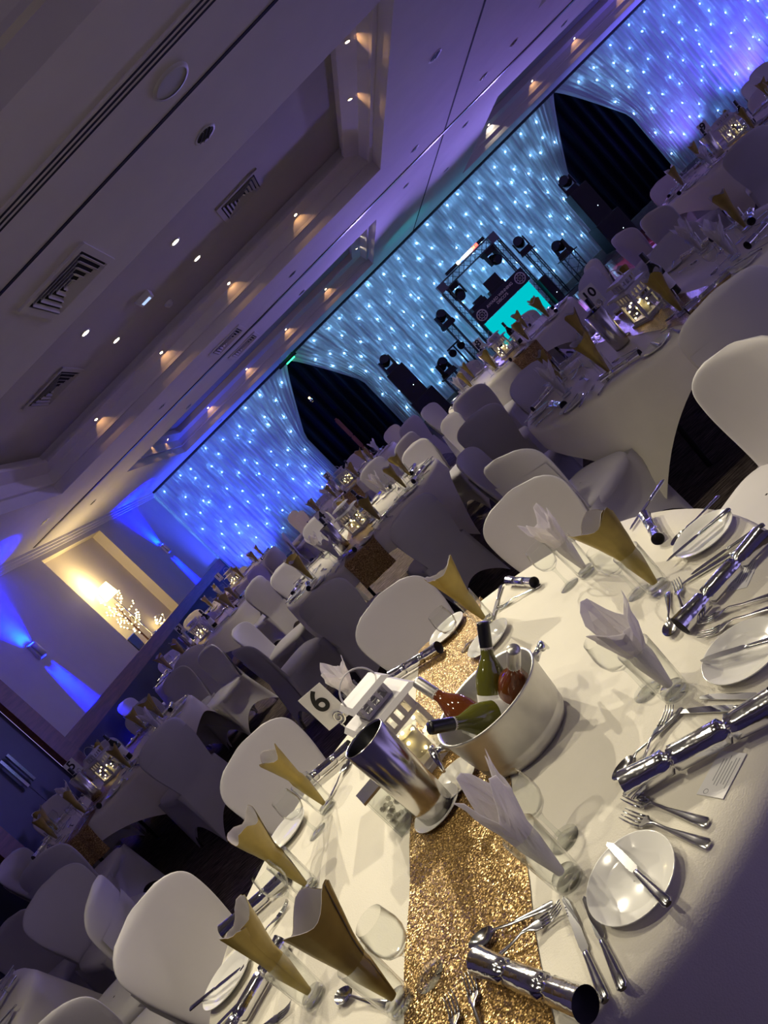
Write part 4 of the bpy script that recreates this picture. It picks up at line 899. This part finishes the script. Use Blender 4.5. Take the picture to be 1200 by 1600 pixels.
# ------------------------------------------------------------------ table 6, laid out as seen
G6 = ' on table six'
SET6 = [  # tumbler base, gold?, label words
 ((1057, 1083), 0, 'beside the knives and the long cracker', 0), ((1032, 921), 1, 'standing before the plate at the shadowed edge', 1), ((920, 895), 0, 'next to the tallest gold napkin', 2), ((763, 973), 1, 'behind the wine bucket', 3),
 ((514, 1263), 1, 'before a chair by the number sign', 0), ((486, 1390), 1, 'pointed, beside the cracker at the rim', 2), ((494, 1560), 1, 'widest, opened flat over the table edge', 3), ((629, 1571), 1, 'broad, beside the near end of the runner', 0),
 ((890, 1376), 0, 'leaning over the runner', 3), ((582, 1112), 0, 'hidden behind the lantern and number sign', 1)]
for px, g, w, k in SET6:
    p = P(px, ZT); p.z = ZT + (0.003 if px == (629, 1571) else 0.0005)
    place(TUMBLER, 'glass_tumbler', 'tumbler holding the %s napkin %s' % ('gold' if g else 'white', w) + G6, 'glass', p, 0, 'tumblers on table six')
    d = {(890, 1376): 0.26, (494, 1560): 0.22, (629, 1571): 0.12}.get(px, 0.0)
    place((NG if g else NW)[k], 'paper_napkin', '%s paper napkin %s' % ('gold' if g else 'white', w) + G6, 'napkin', p, 0, None, T(p + Vector((0, 0, 0.004))) @ R(k * 1.3 + px[0], 'Z'))
for px, w in (((1012, 1080), 'behind the white napkin by the long cracker'), ((997, 926), 'beside the tallest gold napkin'), ((890, 915), 'before the white napkin at the far edge'), ((733, 1010), 'on the far end of the runner'), ((496, 1300), 'before the chair behind the number sign'), ((477, 1423), 'beside the pointed gold napkin'), ((673, 1527), 'on the near part of the sequin runner'), ((882, 1312), 'behind the white napkin that leans over the runner')):
    p = P(px, ZT); p.z = ZT + (0.003 if px in ((673, 1527), (733, 1010)) else 0.0005)
    place(WINE, 'wine_glass', 'empty stemmed wine glass ' + w + G6, 'wine glass', p, 0, 'wine glasses on table six')
for a, b, w, s in (((988, 1228), (1215, 1105), 'longest, by the two knives and printed card', 1.10), ((1074, 972), (1186, 848), 'large, above the two forks at the table edge', 1.0), ((1032, 850), (1003, 798), 'small, pointing over the far edge before the plate', 0.72), ((845, 910), (786, 907), 'small, at the far edge past the wine bucket', 0.75),
                   ((690, 1012), (612, 1060), 'behind the lantern on the runner', 0.95), ((535, 1176), (488, 1216), 'before the chair behind the number sign', 0.85), ((432, 1385), (368, 1442), 'at the rim beside the pointed gold napkin', 0.95), ((418, 1518), (370, 1602), 'under the widest gold napkin', 1.0), ((742, 1502), (938, 1582), 'across the runner beside the spoon', 1.0)):
    A, B = P(a, ZT + 0.02), P(b, ZT + 0.02); c = (A + B) / 2; dd = B - A
    c.z = ZT + (0.003 if 'runner' in w else 0.0005)
    place(CRACK, 'christmas_cracker', 'silver foil cracker ' + w + G6, 'cracker', c, 0, 'silver crackers on table six', T(c) @ R(math.atan2(dd.y, dd.x) - math.pi / 2, 'Z') @ Matrix.Scale(s, 4))
for px, w in (((990, 1376), 'with a knife across it, beside two forks'), ((1163, 1022), 'with a knife across it, at the card end'), ((1101, 838), 'at the far shadowed edge by the small cracker'), ((358, 1532), 'under the widest gold napkin'), ((450, 1300), 'between the two chairs near the number sign'), ((700, 985), 'at the far end of the runner'), ((765, 1000), 'just behind the wine bucket')):
    p = P(px, ZT + 0.008); p.z = ZT + 0.0028
    one('side_plate', PLATE, 'round white side plate ' + w + G6, 'plate', p, 0, 'side plates on table six')
PZ = ZT + 0.018
for kd, a, b, w, z in (
 ('b', (948, 1318), (1040, 1408), 'lying across the plate beside two forks', PZ), ('k', (880, 1402), (945, 1562), 'dinner knife nearer the runner, beside the plate with knife', 0), ('b', (912, 1402), (975, 1548), 'smaller knife nearer the plate, beside the near rim', 0),
 ('b', (1094, 1034), (1205, 1000), 'lying across the plate at the card end', PZ), ('k', (1093, 1091), (1215, 1088), 'upper of two knives by the longest cracker', 0), ('k', (1058, 1114), (1175, 1105), 'lower of two knives, partly under the longest cracker', 0),
 ('b', (1042, 878), (1138, 797), 'lying across the plate at the far shadowed edge', PZ), ('k', (1065, 914), (1150, 862), 'beside the large cracker, lower of a pair', 0), ('b', (1080, 899), (1150, 850), 'beside the large cracker, upper of a pair', 0),
 ('k', (395, 1545), (342, 1600), 'beside the cracker under the widest gold napkin', 0), ('b', (377, 1512), (345, 1538), 'on the plate under the widest gold napkin', PZ), ('k', (770, 968), (783, 916), 'at the far edge past the wine bucket', 0), ('k', (985, 828), (1001, 804), 'at the far edge before the small cracker', 0),
 ('f', (978, 1245), (1127, 1293), 'upper of two forks by the printed card', 0), ('f', (976, 1274), (1117, 1323), 'lower of two forks, touching the plate', 0), ('f', (1088, 974), (1205, 930), 'upper of two forks under the large cracker', 0), ('f', (1093, 995), (1205, 950), 'lower of two forks under the large cracker', 0),
 ('f', (1050, 1105), (1003, 1195), 'beside the longest cracker, tines at the tumbler', 0), ('f', (1058, 908), (1076, 990), 'beside the small spoon at the large cracker', 0), ('f', (880, 1416), (781, 1494), 'crossing the runner edge next to a spoon', 0.003), ('f', (732, 1522), (752, 1605), 'larger of two forks on the runner', 0.003), ('f', (703, 1556), (716, 1612), 'smaller of two forks on the runner', 0.003),
 ('f', (776, 953), (838, 918), 'at the far edge beside a small cracker', 0), ('f', (458, 1571), (423, 1600), 'below the widest gold napkin', 0), ('f', (452, 1408), (434, 1434), 'beside the pointed gold napkin', 0),
 ('s', (736, 1480), (866, 1411), 'across the runner beside the cracker', 0.003), ('s', (1051, 996), (1044, 934), 'at the end of the large cracker', 0), ('s', (961, 1222), (1040, 1136), 'under the longest cracker', 0), ('s', (528, 1556), (610, 1571), 'between the two broad gold napkins', 0), ('s', (548, 1187), (517, 1244), 'before the chair behind the number sign', 0), ('s', (1052, 855), (1102, 798), 'on the far plate beside its knife', 0)):
    cutlery(kd, a, b, 'steel %s ' % {'k': 'table knife', 'b': 'butter knife', 'f': 'fork', 's': 'dessert spoon'}[kd] + w + G6, 'cutlery on table six', z if z > 0.5 else ZT + 0.0006 + z)
M_print = mat('grey_print', (0.25, 0.25, 0.27), 0.7)
for c, u, w in (((1128, 1210), ((1092, 1238), (1125, 1177)), 'lying by the longest cracker'), ((1160, 900), ((1149, 923), (1167, 884)), 'lying beside the large cracker')):
    p = P(c, ZT); A, B = P(u[0], ZT), P(u[1], ZT); d = B - A
    t = thing('printed_card', 'small white printed menu card ' + w + G6, 'card', (p.x, p.y, ZT + 0.0006), math.atan2(d.y, d.x))
    b = MB(); b.box(0, 0, 0.0004, 0.088, 0.056, 0.0008); link('paper', b.mesh('paper', M_card), t)
    b = MB()
    for k in range(6): b.box(0.004 + (k % 2) * 0.003, -0.020 + 0.006 * k, 0.0009, 0.06 - 0.008 * (k % 3), 0.0012, 0.0002)
    b.lathe([(0.004, 0.0008), (0.005, 0.001)], 12, T((-0.036, 0.012, 0))); link('print_lines', b.mesh('print_lines', M_print), t)
# wine bucket, bottles, ice
bc = P((756, 1086), 0.898); BX, BY = bc.x, bc.y
M_frost = mat('frosted_steel', (0.58, 0.57, 0.54), 0.38, 0.7, noise=0.10, nscale=14, bump=0.05, bscale=30)
t = thing('wine_bucket', 'frosted steel wine bucket full of ice and bottles on table six', 'wine bucket', (BX, BY, ZT + 0.003))
link('bucket_wall', lm([(0.120, 0.012), (0.128, 0.05), (0.142, 0.140), (0.148, 0.144), (0.150, 0.140), (0.146, 0.132), (0.134, 0.042), (0.128, 0.034), (0.131, 0.030), (0.127, 0.024), (0.130, 0.018), (0.126, 0.010), (0.118, 0.0), (0.001, 0.0)], 56, 'bucket_wall', M_frost), t)
link('bucket_floor', lm([(0.001, 0.013), (0.120, 0.013)], 32, 'bucket_floor', M_frost), t)
for a in (0.12, math.pi + 0.12):
    b = MB(); b.tube([(0.142, 0, 0.116), (0.162, 0, 0.124), (0.170, 0, 0.126)], [0.012, 0.009, 0.010], 8)
    b.tube([(0.172, -0.030, 0.132), (0.176, -0.012, 0.134), (0.178, 0.012, 0.126), (0.186, 0.040, 0.096)], [0.007, 0.010, 0.010, 0.004], 8); link('ear_handle', b.mesh('ear_handle', M_chrome), t, M=R(a, 'Z'))
def in_bucket(ax, ay, bx, by):                 # foot of the bottle, and where it leans on the rim
    return Vector((BX + ax, BY + ay, ZT + 0.024)), Vector((BX + bx, BY + by, ZT + 0.143))
for tm, (b0, tp), w in ((BOT_W, in_bucket(-0.063, -0.024, 0.025, 0.007), 'white wine with black cap leaning to the handle'), (BOT_R, in_bucket(-0.001, 0.046, 0.079, -0.056), 'rose wine with silver cap beside the ear handle'), (BOT_R, in_bucket(-0.016, -0.080, -0.068, 0.021), 'rose wine with silver cap next to the lantern'), (BOT_W, in_bucket(0.074, 0.006, -0.037, -0.071), 'white wine with black cap leaning to the cooler')):
    bottle(tm, b0, b0 + (tp - b0).normalized() * 0.305, 'bottle of ' + w + ' in the bucket', None)
M_ice = mat('ice', (0.80, 0.79, 0.74), 0.12, trans=0.3)
rr = random.Random(4)
for k in range(9):
    b = MB(); s = rr.uniform(0.028, 0.042); b.box(0, 0, 0, s, s * 0.9, s * 0.8, top=(s * 0.8, s * 0.75))
    a = k * 0.70; q = 0.03 + 0.045 * (k % 3) / 2
    one('ice_cube', b.mesh('ice_cube', M_ice), 'clear ice cube heaped between the bottles in the wine bucket', 'ice cube', (0, 0, 0), 0, 'ice cubes in the wine bucket', T((BX + q * math.cos(a), BY + q * math.sin(a), ZT + 0.104 + 0.008 * (k % 3))) @ Euler((rr.uniform(0, 3), rr.uniform(0, 3), rr.uniform(0, 3))).to_matrix().to_4x4())
# lantern, sign, cooler, vase, saucers
p = P((672, 1183), ZT); place(LANTERN, 'candle_lantern', 'white slatted lantern with fairy lights beside the wine bucket on table six', 'lantern', (p.x, p.y, ZT + 0.003), math.radians(24)).scale = (1.22, 1.22, 1.12)
p = P((590, 1184), ZT); sign('6', (p.x, p.y, ZT + 0.0005), math.radians(-12), 0.235, 1.0)
p = P((688, 1268), ZT); one('saucer', SAUCER, 'small white saucer under the steel cooler on table six', 'saucer', (p.x, p.y, ZT + 0.003)); place(COOLER, 'wine_cooler', 'tall polished steel wine cooler beside the lantern on table six', 'wine cooler', (p.x, p.y, ZT + 0.0075), 0)
p = P((716, 1222), ZT); one('saucer', SAUCER, 'small white saucer between the steel cooler and the wine bucket', 'saucer', (p.x, p.y, ZT + 0.003))
p = P((636, 1284), ZT); place(VASE, 'glass_vase', 'square glass vase of clear beads next to the steel cooler', 'vase', (p.x, p.y, ZT + 0.0005), math.radians(20))

# ------------------------------------------------------------------ the other tables
rs = random.Random(17)
def lay(k, n, a0, white, detail):
    cx, cy = TB[k]; on = ' on table ' + NUM[k] if k != '7' else ' on the cut-off corner table'
    for i in range(n):
        a = a0 + 2 * math.pi * i / n
        if k == '7' and math.cos(a) < 0.3: continue
        er = Vector((math.cos(a), math.sin(a), 0)); et = Vector((-er.y, er.x, 0)); c = Vector((cx, cy, 0))
        def at(r, t, z=ZT + 0.0005): v = c + er * r + et * t; return Vector((v.x, v.y, z))
        zz = ZT + 0.003
        w = i in white
        p = at(0.64 + rs.uniform(-0.03, 0.03), 0.05, zz)
        place(TUMBLER, 'glass_tumbler', 'clear tumbler with a %s napkin' % ('white' if w else 'gold') + on, 'glass', p, 0, '%s napkin tumblers' % ('white' if w else 'gold') + on)
        place((NW if w else NG)[(i + int(cx * 7)) % 4], 'paper_napkin', '%s paper napkin stood up in a tumbler' % ('white' if w else 'gold') + on, 'napkin', p, 0, '%s napkins' % ('white' if w else 'gold') + on, T(p + Vector((0, 0, 0.004))) @ R(rs.uniform(0, 6.28), 'Z'))
        place(WINE, 'wine_glass', 'empty stemmed wine glass' + on, 'wine glass', at(0.60, -0.055, zz), 0, 'wine glasses' + on)
        q = at(0.79, -0.17, zz); one('side_plate', PLATE, 'round white side plate' + on, 'plate', q, 0, 'side plates' + on)
        cutlery('b', at(0.70, -0.165).xy, at(0.88, -0.165).xy, 'butter knife lying on a side plate' + on, 'butter knives' + on, ZT + 0.020, False)
        p = at(0.735, 0.17, zz); place(CRACK, 'christmas_cracker', 'silver foil cracker' + on, 'cracker', p, 0, 'crackers' + on, T(p) @ R(a + rs.uniform(0.9, 1.7) - math.pi / 2, 'Z') @ Matrix.Scale(0.92, 4))
        if detail:
            cutlery('f', at(0.69, -0.06).xy, at(0.89, -0.06).xy, 'steel fork' + on, 'forks' + on, zz, False)
            cutlery('k', at(0.67, 0.08).xy, at(0.89, 0.08).xy, 'steel table knife' + on, 'knives' + on, zz, False)
            cutlery('s', at(0.50, -0.02).xy, (at(0.52, 0.16)).xy, 'dessert spoon' + on, 'spoons' + on, zz, False)
    if k == '7': return
    z = ZT + 0.0032; dirc = math.atan2(cy, cx); side = Vector((-math.sin(dirc), math.cos(dirc), 0)); C = Vector((cx, cy, z))
    def off(s, f): v = C + side * s - Vector((math.cos(dirc), math.sin(dirc), 0)) * f; return Vector((v.x, v.y, z))
    place(LANTERN, 'candle_lantern', 'white slatted lantern glowing with fairy lights' + on, 'lantern', off(-0.02, 0.02), 0.4 + cx).scale = (1.22, 1.22, 1.15)
    sign(k, off(0.15, 0.0), dirc - math.pi / 2, 0.30, 1.0)
    if k == '1': return
    place(COOLER, 'wine_cooler', 'steel wine cooler' + on, 'wine cooler', off(0.19, 0.20), 0)
    b0 = off(0.19, 0.20) + Vector((0, 0, 0.032)); bottle(BOT_D, b0, b0 + Vector((0.02, 0, 0.3)), 'dark wine bottle standing in the cooler' + on)
    b0 = off(-0.19, 0.05); bottle(BOT_D, b0, b0 + Vector((0, 0, 0.3)), 'dark wine bottle standing on the cloth' + on)
    place(VASE, 'glass_vase', 'square glass vase of clear beads' + on, 'vase', off(-0.13, 0.16), 0.3)
lay('10', 9, 0.35, (0, 4, 7), True); lay('4', 9, 0.15, (1, 3, 6), True); lay('5', 9, 0.5, (3, 8), True); lay('9', 9, 0.2, (3, 5), True)
lay('8', 9, 0.0, (2, 4), False); lay('3', 9, 0.3, (2, 7), False); lay('2', 9, 0.1, (0, 2, 3), False); lay('1', 9, 0.25, (1, 6), False); lay('7', 8, 0.4, (2,), False)
